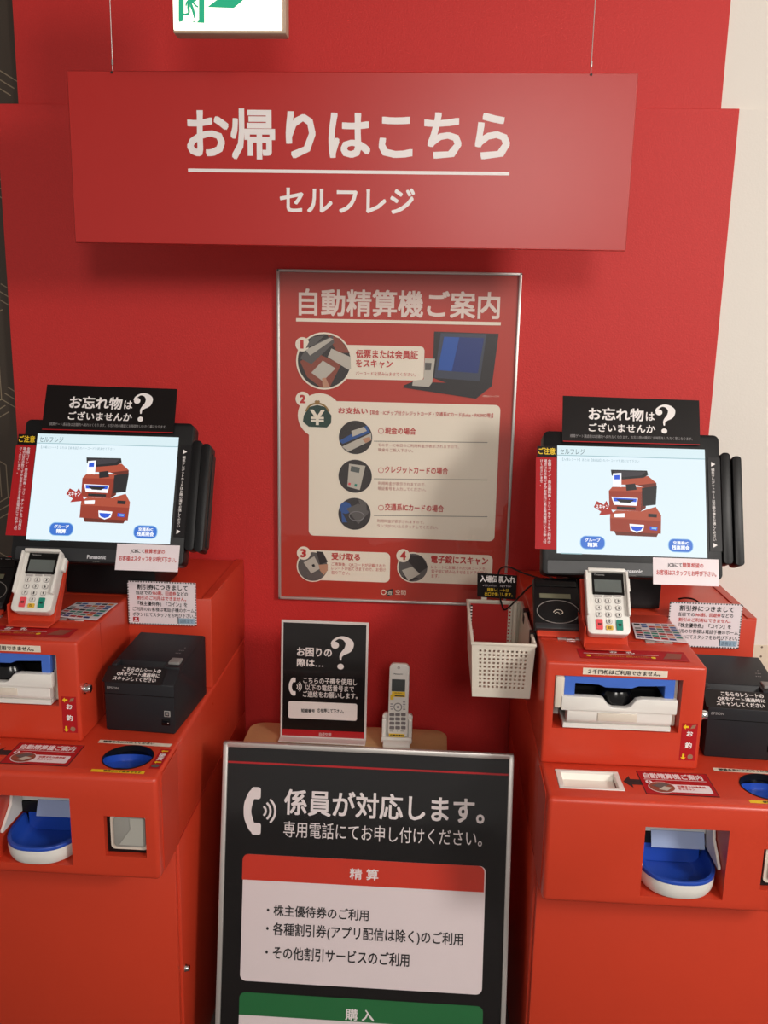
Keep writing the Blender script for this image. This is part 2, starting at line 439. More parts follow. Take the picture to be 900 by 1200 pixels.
eS2.draw('door_symbol', EXITG, [eS2.G(T6([(147, -190), (178, -190), (178, 92), (170, 125), (150, 130), (147, 120)])), eS2.G(T6([(266, -190), (298, -190), (298, 135), (252, 133), (266, 118)])),
         eS2.G(T6([(147, -215), (298, -215), (298, -185), (147, -185)])), eS2.G(T6([(228, 130), (240, 121), (244, 125), (236, 134)]))], 1)
man = []
for st in ([(208, 5, 9), (205, 45, 8), (206, 78, 6), (176, 86, 5)], [(225, -30, 15), (218, 0, 15), (212, 30, 13)], [(220, 30, 9), (232, 62, 8), (243, 108, 5)],
           [(228, 8, 6), (246, 32, 5), (262, 42, 4)], [(212, -2, 6), (196, 14, 5), (190, 36, 4)]):
    man += eS2.K(T6(st))
man.append(eS2.E(180+236/5, -6/5, 3.6))
eS2.draw('running_figure', EXITG, man, 2)
eS2.draw('arrow', EXITG, [eS2.G(T6([(315, 42), (470, 48), (640, -95), (470, -240), (320, -240), (470, -118), (340, -118), (340, -75), (470, -75)]))], 1)

# ------------------------------------------------------------------ framed wall poster
PY = WY-.012
po = root('wall_poster', 'red instruction poster in thin silver frame on the red wall', 'poster', (-.09, PY, .91))
def frame4(parent, s, px, wpx, depth, m, name='frame', back=0.0):
    a, b, c, d = px; t = wpx
    for q in (rrpts(a, d-t, b, d, 0), rrpts(a, c, b, c+t, 0), rrpts(a, c, a+t, d, 0), rrpts(b-t, c, b, d, 0)):
        vs = [s.P(u, v, n) for n in (-back, depth) for u, v in q]
        MB()._add([tuple(v) for v in vs], [(0, 1, 2, 3), (4, 5, 6, 7), (0, 1, 5, 4), (1, 2, 6, 5), (2, 3, 7, 6), (3, 0, 4, 7)], .0015, 2).build(name, m, parent)
pS = Sheet(po, (0, PY, 0), (1, 0, 0), (0, 0, 1))
BB = (-.385, .197, .912, 1.733)
frame4(po, pS, BB, .0065, .006, SILVER, back=.012)
pS.draw('backing_board', PRED, [rrpts(BB[0]+.004, BB[2]+.004, BB[1]-.004, BB[3]-.004, 0)], -20, h=.006)
pS.text('自動精算機ご案内', 350, 340, 586, 372, mat('poster_title_white', (232, 214, 204), .5), 1, .022)
pS.draw('underline', POSTP, [pS.R(347, 375.2, 587, 379)], 1)
pS.draw('caption_panel', POSTP, [pS.R(396, 405, 497, 445, 5), pS.R(362, 472, 583, 631, 6), pS.EC(375, 487, 26), pS.R(360, 646, 457, 681, 6), pS.R(478, 649, 577, 684, 6)], 1)
pS.draw('picture_rim', POSTP, [pS.EC(380, 423, 33), pS.EC(366.5, 663.5, 18.8), pS.EC(483.8, 664.8, 18.5)], 2)
pS.draw('number_disc', POSTP, [pS.EC(354.5, 403.5, 8.2), pS.EC(355, 467.5, 8.5), pS.EC(356, 648, 8), pS.EC(472.5, 651, 8)], 4)
for t, x, y in (('1', 354, 403.5), ('2', 354.8, 467.5), ('3', 355.6, 648), ('4', 472.5, 651)):
    pS.text(t, x-3.4 if t != '1' else x-2, y-5, x+3.4 if t != '1' else x+1.8, y+5, LRED, 5, .05)
# purse symbol
pS.draw('purse_symbol', DGREEN, [pS.G([(356, 487), (362, 477), (372, 474.5), (381, 477), (388.5, 487), (388, 496), (383, 501), (362, 500), (355, 494)])], 3)
pS.draw('purse_clasp', mat('clasp_gold', (150, 116, 60), .5), pS.K([(358.5, 482, 1), (363, 475.3, 1), (372, 472.6, 1), (380.5, 475.5, 1), (385.5, 482, 1)])+[pS.EC(370.5, 470.7, 1.6), pS.EC(373.3, 470.7, 1.6)], 4)
pS.text('¥', 363.5, 480, 380.5, 498, POSTP, 5, .02)
# step 1 photo
def pics(s, lst, layer=3, parent=None):
    for i, (nm, m, shp) in enumerate(lst): s.draw(nm, m, shp, layer+i*.5, parent)
T1 = lambda pts: [(320+p[0]/6, 320+p[1]/6) for p in pts]
pics(pS, [('picture', PDARK, [pS.EC(380, 423, 31)]),
          ('picture', PBRN, [pS.G(T1([(190, 620), (300, 560), (480, 640), (400, 800), (330, 800), (240, 730)])), pS.G(T1([(380, 430), (470, 460), (540, 560), (450, 560)]))]),
          ('picture', PGREY, [pS.G(T1([(215, 560), (330, 480), (420, 440), (430, 490), (270, 640), (190, 600)])), pS.G(T1([(270, 450), (360, 440), (300, 500), (230, 530)]))]),
          ('picture', PLITE, [pS.G(T1([(270, 700), (350, 615), (440, 670), (350, 760)])), pS.G(T1([(385, 590), (410, 530), (545, 590), (548, 670), (530, 680)])), pS.G(T1([(230, 540), (400, 455), (425, 465), (260, 580)]))]),
          ('picture', SKIN, [pS.G(T1([(345, 740), (370, 735), (400, 800), (350, 808)]))])])
pS.text('伝票または会員証', 417, 410, 490, 420.5, LRED, 3, .025); pS.text('をスキャン', 417, 421.5, 460, 431, LRED, 3, .025)
pS.text('バーコードを読み込ませてください。', 417, 436, 487, 440.5, LRED, 3)
# step 1 monitor picture
T2 = lambda pts: [(460+p[0]/5.625, 320+p[1]/5.625) for p in pts]
pics(pS, [('picture', mat('photo_black', (34, 28, 30), .4), [pS.G(T2([(275, 385), (700, 400), (655, 740), (560, 800), (265, 690)])), pS.G(T2([(72, 755), (75, 740), (135, 715), (650, 735), (655, 745), (550, 828)]))]),
          ('picture', mat('photo_slate', (58, 64, 82), .4), [pS.G(T2([(318, 395), (620, 402), (575, 712), (275, 690)]))]),
          ('picture', PNAVY, [pS.G(T2([(340, 420), (603, 428), (562, 660), (298, 640)]))]),
          ('picture', mat('photo_bright_blue', (30, 82, 168), .35), [pS.G(T2([(340, 420), (440, 423), (390, 647), (298, 640)]))]),
          ('picture', PLITE, [pS.G(T2([(212, 562), (280, 565), (262, 720), (240, 750), (130, 742), (135, 710), (205, 700)]))]),
          ('picture', PGREY, [pS.G(T2([(214, 590), (258, 592), (252, 640), (214, 640)]))])], 2)
pS.text('※写真はイメージです', 565.5, 463.3, 585, 465.3, POSTP, 3)
# step 2
pS.text('お支払い', 396.5, 477.5, 431, 485, LRED, 3, .025)
pS.text('【現金・ICチップ付クレジットカード・交通系ICカード(Suica・PASMO等)】', 434, 482.5, 578, 488.5, LRED, 3, .012)
for t, x1, yc, dy in (('現金の場合', 487.5, 505, 517), ('クレジットカードの場合', 525, 551, 561), ('交通系ICカードの場合', 520, 595, 604)):
    n = 28
    q = pS.EC(446.5, yc, 3.3, n); q2 = pS.EC(446.5, yc, 2.7, n)
    pS.draw('bullet_ring', LRED, [[q[i], q[(i+1) % n], q2[(i+1) % n], q2[i]] for i in range(n)], 3)
    pS.text(t, 451, yc-4.2, x1, yc+4.2, LRED, 3, .02)
    pS.draw('dotted_line', INK, [pS.R(438.5+k*2.05, dy-.45+k*.022, 439.7+k*2.05, dy+.45+k*.022) for k in range(65)], 3)
for t, x0, x1, y in (('モニターに本日のご利用料金が表示されますので、', 443, 538, 522.5), ('現金をご投入下さい。', 443, 484, 527.5), ('利用料金が表示されますので、', 443, 499, 567), ('暗証番号を入力してください。', 443, 499, 573),
                     ('利用料金が表示されますので、', 442, 497, 611), ('ランプがついたらタッチしてください。', 442, 513, 617)):
    pS.text(t, x0, y-2, x1, y+2, mat('faded_red_ink', (176, 92, 82), .5), 3)
T3 = lambda pts: [(330+p[0]/6, 450+p[1]/6) for p in pts]
pics(pS, [('picture', PDARK, [pS.EC(416.7, 512.5, 19.6), pS.EC(416.3, 558, 19.6), pS.EC(415.5, 602, 19)]),
          ('picture', PBLUE, [pS.G(T3([(405, 400), (600, 290), (622, 340), (430, 420)])), pS.EC(405, 595, 7), pS.G([(400, 598), (407, 612), (401, 612)])]),
          ('picture', PLITE, [pS.G(T3([(425, 440), (630, 345), (632, 395), (470, 475)])), pS.G(T3([(475, 560), (590, 575), (550, 745), (462, 720)])), pS.G(T3([(490, 330), (580, 300), (600, 330), (500, 370)]))]),
          ('picture', PGREY, [pS.G([(406, 596), (420, 590), (433, 600), (420, 614)]), pS.G([(420, 585), (429, 588), (430, 597), (423, 595)])]),
          ('picture', LCDG, [pS.G(T3([(490, 575), (552, 588), (545, 625), (484, 612)]))]),
          ('picture', KEYG, [pS.G(T3([(515, 700), (532, 704), (528, 722), (511, 718)]))]),
          ('picture', KEYR, [pS.G(T3([(472, 692), (488, 696), (484, 712), (468, 708)]))]),
          ('picture', SKIN, [pS.G(T3([(565, 385), (620, 370), (630, 395), (590, 415)]))]),
          ('picture', BTN, [[a, b, c_, d_] for a, b, c_, d_ in [(lambda q, q2, i: (q[i], q[(i+1) % 36], q2[(i+1) % 36], q2[i]))(pS.E(418, 604.5, 9, 5.5), pS.E(418, 604.5, 8.4, 5), i) for i in range(36)]])])
# steps 3, 4
pS.text('受け取る', 388.5, 648, 422, 656.5, LRED, 3, .03)
for t, y, x1 in (('ご精算後、QRコードが記載された', 662, 452), ('レシートが出てきますので、お受け', 666.7, 452), ('取り下さい。', 671.3, 410)): pS.text(t, 388.5, y-2.1, x1, y+2.1, LRED, 3)
pS.text('電子錠にスキャン', 505, 651.5, 572, 661, LRED, 3, .03)
for t, y, x1 in (('レシートに記載されたQRコードを、', 665.5, 570.5), ('電子錠に読み込ませるとドアが開き', 670.3, 570.5), ('ます。', 674.8, 515)): pS.text(t, 505.5, y-2.1, x1, y+2.1, LRED, 3)
T4 = lambda pts: [(320+p[0]/6, 580+p[1]/6) for p in pts]
T5 = lambda pts: [(450+p[0]/5.625, 620+p[1]/5.625) for p in pts]
pics(pS, [('picture', PGREY, [pS.EC(366.5, 663.8, 17.3), pS.EC(483.8, 665, 17)]),
          ('picture', PDARK, [pS.G(T4([(305, 395), (350, 400), (385, 470), (330, 490)])), pS.G(T5([(180, 170), (250, 180), (290, 250), (230, 290), (150, 200)])), pS.G(T5([(110, 310), (230, 320), (180, 345)]))]),
          ('picture', PLITE, [pS.G(T4([(215, 475), (290, 430), (335, 515), (270, 552)])), pS.G(T5([(118, 270), (185, 248), (238, 295), (160, 340)]))]),
          ('picture', SKIN, [pS.G(T4([(320, 490), (385, 485), (385, 530), (355, 562), (330, 530)]))]),
          ('picture', INK, [pS.G(T4([(272, 490), (290, 484), (297, 500), (280, 506)]))])], 3)
n = 24; q = pS.EC(449.5, 694, 3.2, n); q2 = pS.EC(449.5, 694, 2.3, n)
pS.draw('logo_ring', POSTP, [[q[i], q[(i+1) % n], q2[(i+1) % n], q2[i]] for i in range(n)], 2)
pS.draw('logo_tile', INK, [pS.G([(453, 691.5), (460, 690), (461, 697), (454, 698.5)])], 2)
pS.text('遊', 454.5, 692, 459.5, 697, POSTP, 3); pS.text('空間', 463.5, 691, 475.5, 697, POSTP, 2)
pS.draw('cover_sheet', FILM, [rrpts(BB[0]+.005, BB[2]+.005, BB[1]-.005, BB[3]-.005, 0)], 12)

# ------------------------------------------------------------------ kiosks
KX, KY = .221, 1.43
DX = -.956-.221                      # from the first kiosk to the second
LSH = (-DX, 0, 0)                    # sight lines of features measured on the second one
def kw(x, y, z=0): return (KX+x, KY+y, z)
def kiosk():
    k = root('payment_kiosk', 'red stepped self-checkout kiosk in front of the pale wall', 'kiosk', kw(.24, .37), 'self-checkout kiosks')
    D = .745
    def B(x0, x1, y0, y1, z0, z1, *a): return MB().box(KX+x0, KX+x1, KY+y0, KY+y1, z0, z1, *a)
    # lower cabinet with its front door
    B(.001, .479, .125, D, 0, .6, .003).build('cabinet', KIOSK, k)
    dr = B(.006, .474, .110, .1245, .02, .5935, .003).build('door', KIOSK, k)
    MB().lathe([(.0, .008), (.006, .008), (.0065, .004), (.008, 0)], (KX+.479, KY+.142, .297), 'x', 16, closed=True).build('lock', CHROME, dr)
    # coin housing with its pockets
    body = B(0, .48, 0, D, .595, .80, .009, 3).mesh()
    cuts = [B(.172, .317, -.02, .17, .617, .753).mesh(), B(.379, .456, -.02, .03, .641, .721).mesh(), B(.024, .141, .035, .105, .785, .82).mesh()]
    cuts.append(MB().cyl((KX+.402, KY+.074, 0), .047, .765, .82, n=48).mesh())
    link_mesh('coin_housing', carve(body, cuts), KIOSK, k, True)
    for x0, x1 in ((.48, .4815), (-.0015, 0)):
        MB().prism([(KY+.022, .606), (KY+.022, .787), (KY+.03, .795), (KY+.122, .797), (KY+.122, .600), (KY+.03, .600)], KX+x0, KX+x1).build('side_panel', KIOSK, k)
    for x0, x1 in ((.4795, .4808), (-.0008, .0005)):
        B(x0, x1, .125, D-.01, .60, .603).build('seam', KIOSK_IN, k)
    for x, y, z in ((.4805, .405, .765), (.4805, .225, .70), (.4805, .54, .66), (.4805, .6, .87)):
        MB().lathe([(0, .0008), (.003, .0004), (.0035, 0)], (KX+x, KY+y, z), 'x', 10).build('rivet', KIOSK, k)
    # payout cup
    tr = B(.176, .314, .102, .165, .684, .7525, .002).build('payout_unit', PLASTIC_W, k)
    MB().prism([(KY+.02, .668), (KY+.02, .664), (KY+.10, .664), (KY+.10, .7525), (KY+.075, .7525), (KY+.06, .70)], KX+.173, KX+.178).build('side_wing', PLASTIC_W, tr)
    MB().prism([(KY+.02, .668), (KY+.02, .664), (KY+.10, .664), (KY+.10, .7525), (KY+.075, .7525), (KY+.06, .70)], KX+.3105, KX+.3155).build('side_wing', PLASTIC_W, tr)
    n = 40
    def cuprow(d, z):
        out = []
        for i in range(n+1):
            a = pi+pi*i/n; ca, sa = cos(a), sin(a); e = 2/2.5
            out.append((KX+.2455+(.0705-d)*math.copysign(abs(ca)**e, ca), KY+.074-(.086-d)*abs(sa)**e, z))
        out += [(KX+.2455+(.0705-d), KY+.105, z), (KX+.2455-(.0705-d), KY+.105, z)]
        return out
    def cupmesh(prof, name, m):
        vs = []; fs = []
        for r, z in prof: vs += cuprow(r, z)
        N = n+3
        for i in range(len(prof)-1):
            for j in range(N): fs.append((i*N+j, i*N+(j+1) % N, (i+1)*N+(j+1) % N, (i+1)*N+j))
        fs.append(tuple((len(prof)-1)*N+j for j in range(N)))
        MBx = MB(); MBx._add(vs, fs); return MBx.build(name, m, tr)
    cupmesh([(.0025, .6495), (.001, .648), (0.0005, .640), (.002, .628), (.006, .620), (.014, .6175)], 'cup', PLASTIC_W)
    cupmesh([(.0005, .649), (0, .6535), (.001, .6555), (.0065, .6555), (.008, .6535), (.012, .638), (.020, .628), (.032, .624)], 'cup_liner', BLUE)
    B(.190, .302, .0995, .104, .625, .662).build('liner_back', BLUE, tr)
    B(.176, .212, .0985, .104, .662, .683).build('payout_mouth', BLACK, tr)
    MB().prism([(KY+.088, .660), (KY+.0895, .660), (KY+.102, .688), (KY+.100, .688)], KX+.210, KX+.308).build('flap', mat('frosted_flap', (150, 168, 206), .3), tr)
    # receipt and sensor window
    w = B(.3795, .4555, .014, .022, .6415, .7205).build('window_gasket', BLACK, k)
    MB().rr(KX+.387, KX+.4555, .650, .7195, .008, -(KY+.016), -(KY+.010), 0, 2, Matrix.Rotation(pi/2, 4, 'X')).build('window_rim', PLASTIC_C, w)
    MB().rr(KX+.394, KX+.453, .657, .7165, .007, -(KY+.011), -(KY+.006), .001, 2, Matrix.Rotation(pi/2, 4, 'X')).build('window_cover', GREYT, w)
    MB().prism([(KX+.404, .662), (KX+.426, .694), (KX+.425, .7155), (KX+.449, .7155), (KX+.449, .662)], KY+.0045, KY+.0062, 'y').build('inner_flap', mat('clear_grey_flap', (172, 170, 162), .2), w)
    # scanner well
    sc = root_child = MB()
    for x0, x1, y0, y1 in ((.0245, .1405, .0355, .042), (.0245, .1405, .098, .1045), (.0245, .034, .042, .098), (.131, .1405, .042, .098)):
        sc.box(KX+x0, KX+x1, KY+y0, KY+y1, .790, .8012, .0008, 1)
    sc = sc.build('scanner_frame', PLASTIC_W, k)
    MB().prism([(KY+.042, .7865), (KY+.098, .7865), (KY+.098, .797), (KY+.092, .7875), (KY+.048, .7875), (KY+.042, .795)], KX+.034, KX+.131).build('scanner_well', mat('lit_white_plastic', (240, 234, 224), .3), sc)
    B(.07, .075, .044, .048, .7955, .797).build('scanner_notch', BLACK, sc)
    # coin inlet
    ci = MB().lathe([(.0475, .8012), (.0455, .8012), (.0455, .79), (.0475, .79)], (KX+.402, KY+.074, 0), n=48).build('coin_inlet_rim', BLACK, k)
    MB().lathe([(.0468, .8004), (.0468, .766), (.001, .766)], (KX+.402, KY+.074, 0), n=48).build('inlet_well', BLACK_G, ci)
    bowl = MB(); vs = []; fs = []; nn = 40; pr_ = [(.0455, .797), (.043, .785), (.030, .775), (.012, .770), (0.001, .770)]
    for r, z in pr_:
        for i in range(nn):
            a = 2*pi*i/nn; zz = z+(.012*max(0, -sin(a))*(r/.0455) if r < .044 else 0)-(.014*max(0, sin(a)) if r > .04 else 0)
            vs.append((KX+.402+r*cos(a), KY+.074+r*sin(a), zz))
    for i in range(len(pr_)-1):
        for j in range(nn): fs.append((i*nn+j, i*nn+(j+1) % nn, (i+1)*nn+(j+1) % nn, (i+1)*nn+j))
    MB()._add(vs, fs).build('coin_bowl', BLUE, ci)
    B(.385, .42, .034, .05, .782, .7915, .002).build('coin_slot', BLACK, ci)
    # bill housing
    body = MB().prism([(KY+.126, .8), (KY+.126, 1.004), (KY+.43, 1.008), (KY+.43, .8)], KX, KX+.293, 'x', .006, 3).mesh()
    cut = B(.018, .251, .10, .22, .873, .9775).mesh()
    bh = link_mesh('bill_housing', carve(body, [cut]), KIOSK, k, True)
    B(.2925, .2935, .244, .2455, .802, 1.003).build('seam', KIOSK_IN, k)
    MB().prism([(KX+.003, .001+KY+.2435), (KX+.29, KY+.2435), (KX+.29, KY+.2455), (KX+.003, KY+.2455)], 1.0055, 1.0068, 'z').build('lid_seam', KIOSK_IN, k)
    for x0, x1 in ((.036, .088), (.207, .26)):
        h = B(x0, x1, .241, .252, 1.0055, 1.0085, .001, 1).build('hinge', SILVER, k)
        B(x0+(x1-x0)*.32, x0+(x1-x0)*.68, .2405, .2525, 1.0055, 1.0092, .001, 1).build('hinge_knuckle', CHROME, h)
    MB().lathe([(0, .014), (.0075, .014), (.009, .010), (.009, .004), (.011, .004), (.011, 0)], (KX+.293, KY+.148, .902), 'x', 20, closed=True).build('lock', CHROME, k)
    # bill unit
    bu = B(.0185, .2505, .20, .2195, .874, .9765).build('bill_unit', BLACK, k)
    B(.019, .036, .122, .20, .914, .9765, .004).build('cheek', PLASTIC_C, bu); B(.233, .2505, .150, .20, .875, .9765, .003).build('cheek', PLASTIC_C, bu)
    B(.020, .030, .14, .2, .895, .912, .001).build('latch', GREY, bu)
    MB().prism([(KX+.036, .939), (KX+.036, .9765), (KX+.238, .9765), (KX+.238, .939), (KX+.220, .939), (KX+.220, .963), (KX+.172, .961), (KX+.160, .956), (KX+.112, .956), (KX+.100, .961), (KX+.056, .963), (KX+.056, .939)], KY+.128, KY+.19, 'y', .001, 1).build('blue_mouth', BLUE_L, bu)
    B(.050, .225, .185, .19, .935, .97).build('mouth_back', BLACK_G, bu)
    B(.050, .225, .128, .19, .914, .918).build('mouth_floor', BLACK_G, bu)
    pr2 = [(KX+.032, .912), (KX+.032, .9395), (KX+.098, .9395), (KX+.108, .937), (KX+.118, .924), (KX+.126, .920), (KX+.150, .920), (KX+.158, .924), (KX+.168, .937), (KX+.178, .9395), (KX+.243, .9395), (KX+.243, .912)]
    MB().prism(pr2, KY+.119, KY+.134, 'y', .0015, 2).build('bill_lip', PLASTIC_W, bu)
    MB().lathe([(.0, .030), (.012, .029), (.026, .024), (.033, .012), (.034, 0)], (KX+.138, KY+.160, .918), 'z', 32, sy=.75).build('roller_guide', BLACK_G, bu)
    MB().prism([(KY+.123, .912), (KY+.123, .892), (KY+.128, .884), (KY+.15, .884), (KY+.15, .912)], KX+.044, KX+.236, 'x', .0015, 1).build('lower_tray', PLASTIC_W, bu)
    B(.100, .172, .1205, .126, .893, .908, .001).build('pull_grip', PLASTIC_C, bu)
    MB().prism([(KY+.126, .884), (KY+.126, .875), (KY+.2, .876), (KY+.2, .884)], KX+.038, KX+.236).build('bottom_plate', PLASTIC_W, bu)
    # rear housing with raised side flanges
    bk = B(0, .48, .41, D, .8, 1.008, .003).build('rear_housing', KIOSK, k)
    for x0, x1 in ((.459, .4795),):
        B(x0, x1, .411, D, 1.005, 1.0105, .0012, 1).build('flange', KIOSK, k)
    # ---- stickers
    top = Sheet(k, (0, 0, .8), (1, 0, 0), (0, 1, 0)); topL = Sheet(k, (0, 0, .8), (1, 0, 0), (0, 1, 0), shift=LSH)
    X = lambda x, y: (KX+x, KY+y)
    raw = Sheet(k, (0, 0, .8), (1, 0, 0), (0, 1, 0), raw=True)
    raw.draw('arrow_sticker', INK, [[X(.144, .070), X(.158, .092), X(.158, .080), X(.180, .080), X(.180, .060), X(.158, .060), X(.158, .048)]], 1)
    g0, g1, h0, h1 = KX+.1755, KX+.3045, KY+.028, KY+.112
    gs = raw.draw('guide_sticker', INK, [rrpts(g0, h0, g1, h1, 0)], 1)
    raw.draw('sticker_face', DRED, [rrpts(g0+.0015, h0+.002, g1-.0015, h1-.002, 0)], 2, gs)
    raw.text('自動精算機ご案内', g0+.010, h1-.027, g1-.012, h1-.007, PINKW, 3, .03, parent=gs)
    raw.draw('underline', PINKW, [rrpts(g0+.008, h1-.0315, g1-.008, h1-.030, 0)], 3, gs)
    raw.draw('caption_panel', PINKW, [rrpts(g0+.04, h0+.01, g1-.008, h0+.038, .003), raw.E(g0+.034, h0+.026, .024, .020)], 3, gs)
    raw.draw('picture', PBRN, [raw.E(g0+.034, h0+.026, .0225, .0185)], 4, gs)
    raw.draw('picture', PGREY, [[(g0+.016, h0+.030), (g0+.036, h0+.041), (g0+.05, h0+.036), (g0+.03, h0+.022)]], 5, gs)
    raw.draw('picture', PLITE, [[(g0+.026, h0+.016), (g0+.038, h0+.028), (g0+.052, h0+.024), (g0+.040, h0+.012)]], 6, gs)
    raw.draw('number_disc', PINKW, [raw.E(g0+.014, h0+.042, .006)], 6, gs); raw.text('1', g0+.0125, h0+.038, g0+.0155, h0+.046, DRED, 7, .05, parent=gs)
    raw.text('伝票または会員証', g0+.062, h0+.027, g1-.016, h0+.034, LRED, 4, .03, parent=gs); raw.text('をスキャン', g0+.062, h0+.018, g0+.092, h0+.025, LRED, 4, .03, parent=gs)
    s1 = topL.draw('strip_sticker', PAPER, [topL.G([(117.5, 867), (202.5, 872), (199, 875.5), (114.5, 870.5)])], 1)
    raw.text('硬貨を先に入れてください', KX+.333, KY+.1275, KX+.434, KY+.1355, INK, 3, .03, parent=s1)
    s2 = raw.draw('coin_label', DRED, [rrpts(KX+.4535, KY+.035, KX+.4735, KY+.112, 0)], 1)
    raw.text('硬貨', KX+.4575, KY+.066, KX+.4695, KY+.092, PINKW, 3, .03, True, parent=s2)
    raw.draw('pointer_mark', YEL, [[(KX+.4565, KY+.103), (KX+.461, KY+.108), (KX+.461, KY+.105), (KX+.470, KY+.105), (KX+.470, KY+.101), (KX+.461, KY+.101), (KX+.461, KY+.098)],
                                   [(KX+.4565, KY+.059), (KX+.461, KY+.064), (KX+.461, KY+.061), (KX+.470, KY+.061), (KX+.470, KY+.057), (KX+.461, KY+.057), (KX+.461, KY+.054)]], 3, s2)
    raw.draw('coin_picture', PGREY, [raw.E(KX+.463, KY+.045, .0075, .006)], 3, s2)
    s3 = raw.draw('strip_sticker', YEL, [rrpts(KX+.352, KY+.0145, KX+.451, KY+.024, 0)], 1)
    raw.text('硬貨は二十枚までです', KX+.375, KY+.016, KX+.445, KY+.0225, INK, 2, .03, parent=s3)
    lid = Sheet(k, (0, 0, 1.0043-.0132*(KY+.126)), (1, 0, 0), (0, 1, .0132), raw=True)
    s4 = lid.draw('lid_sticker', DRED, [rrpts(KX+.066, KY+.148, KX+.2675, KY+.197, 0)], 2)
    lid.text('お　札', KX+.126, KY+.176, KX+.172, KY+.192, WHITE, 4, .03, parent=s4)
    lid.draw('underline', PINKW, [rrpts(KX+.075, KY+.171, KX+.215, KY+.1725, 0)], 4, s4)
    lid.text('二千円札はご利用できません。紙幣を入れてください', KX+.092, KY+.157, KX+.196, KY+.1665, mat('gold_ink', (214, 160, 60), .5), 4, parent=s4)
    lid.draw('pointer_mark', YEL, [lid.E(KX+.083, KY+.160, .0045, .005), lid.E(KX+.203, KY+.160, .0045, .005)], 4, s4)
    lid.draw('banknote_picture', PBRN, [[(KX+.22, KY+.156), (KX+.252, KY+.158), (KX+.262, KY+.185), (KX+.235, KY+.187)]], 4, s4)
    fr = Sheet(k, (0, KY+.126, 0), (1, 0, 0), (0, 0, 1), raw=True)
    s5 = fr.draw('strip_sticker', PAPER, [rrpts(KX+.068, .9815, KX+.222, .9945, 0)], 1)
    fr.text('２千円札はご利用できません。', KX+.0775, .9835, KX+.209, .9925, INK, 3, .02, parent=s5)
    s6 = fr.draw('change_label', DRED, [rrpts(KX+.2565, .819, KX+.2855, .8935, 0)], 1)
    fr.text('お', KX+.266, .868, KX+.2775, .8785, WHITE, 3, .03, parent=s6); fr.text('釣', KX+.265, .844, KX+.2775, .856, WHITE, 3, .03, parent=s6)
    fr.draw('pointer_mark', YEL, [[(KX+.2585, .8865), (KX+.2635, .8915), (KX+.2635, .8885), (KX+.269, .8885), (KX+.269, .8845), (KX+.2635, .8845), (KX+.2635, .8815)],
                                  [(KX+.2635, .8205), (KX+.2585, .8255), (KX+.2615, .8255), (KX+.2615, .8325), (KX+.2655, .8325), (KX+.2655, .8255), (KX+.2685, .8255)]], 3, s6)
    fr.draw('money_picture', mat('photo_tan', (150, 112, 88), .5), [[(KX+.272, .883), (KX+.280, .8845), (KX+.282, .8915), (KX+.275, .890)], fr.E(KX+.2765, .827, .005)], 3, s6)
    return k
kR = kiosk()
kL = dup(kR); kL.location.x += DX
kR['label'] = 'red stepped self-checkout kiosk in front of the pale wall, with the basket on its side'
kL['label'] = 'red stepped self-checkout kiosk standing in front of the dark patterned wallpaper edge'

# ------------------------------------------------------------------ payment brands sheet lying on each kiosk
def brands():
    r = root('payment_brands_sheet', 'small sheet of payment logos', 'sheet', kw(.245, .29, 1.008), 'payment logo sheets')
    s = Sheet(r, (0, 0, 1.0095), (1, 0, 0), (0, 1, 0), raw=True)
    pts = [(KX+.191, KY+.256), (KX+.287, KY+.240), (KX+.291, KY+.352), (KX+.203, KY+.350)]
    s.draw('sheet', PINKW, [pts], 0, h=.0008)
    cols = [PBLUE, LRED, PNAVY, GREY, DRED, mat('logo_orange', (214, 120, 40), .5), KEYG, INK]
    rnd = random.Random(3)
    def at(a, b):
        A = Vector(pts[0]).lerp(Vector(pts[1]), a); B_ = Vector(pts[3]).lerp(Vector(pts[2]), a); q = A.lerp(B_, b); return (q.x, q.y)
    for i in range(6):
        for j in range(7):
            if rnd.random() < .2: continue
            a0 = .04+i*.158; b0 = .04+j*.135
            if 4.5 > j > 3.5: b0 += .01
            s.draw('logo', cols[rnd.randrange(8)], [[at(a0, b0), at(a0+.13, b0), at(a0+.13, b0+.085), at(a0, b0+.085)]], 4)
    s.draw('divider', INK, [[at(0, .50), at(1, .50), at(1, .515), at(0, .515)]], 4)
    return r
bR = brands(); bL = dup(bR); bL.location.x += DX
bR['label'] = 'sheet of small payment logos on the kiosk by the pale wall'
bL['label'] = 'sheet of small payment logos on the kiosk beside the dark wallpaper'

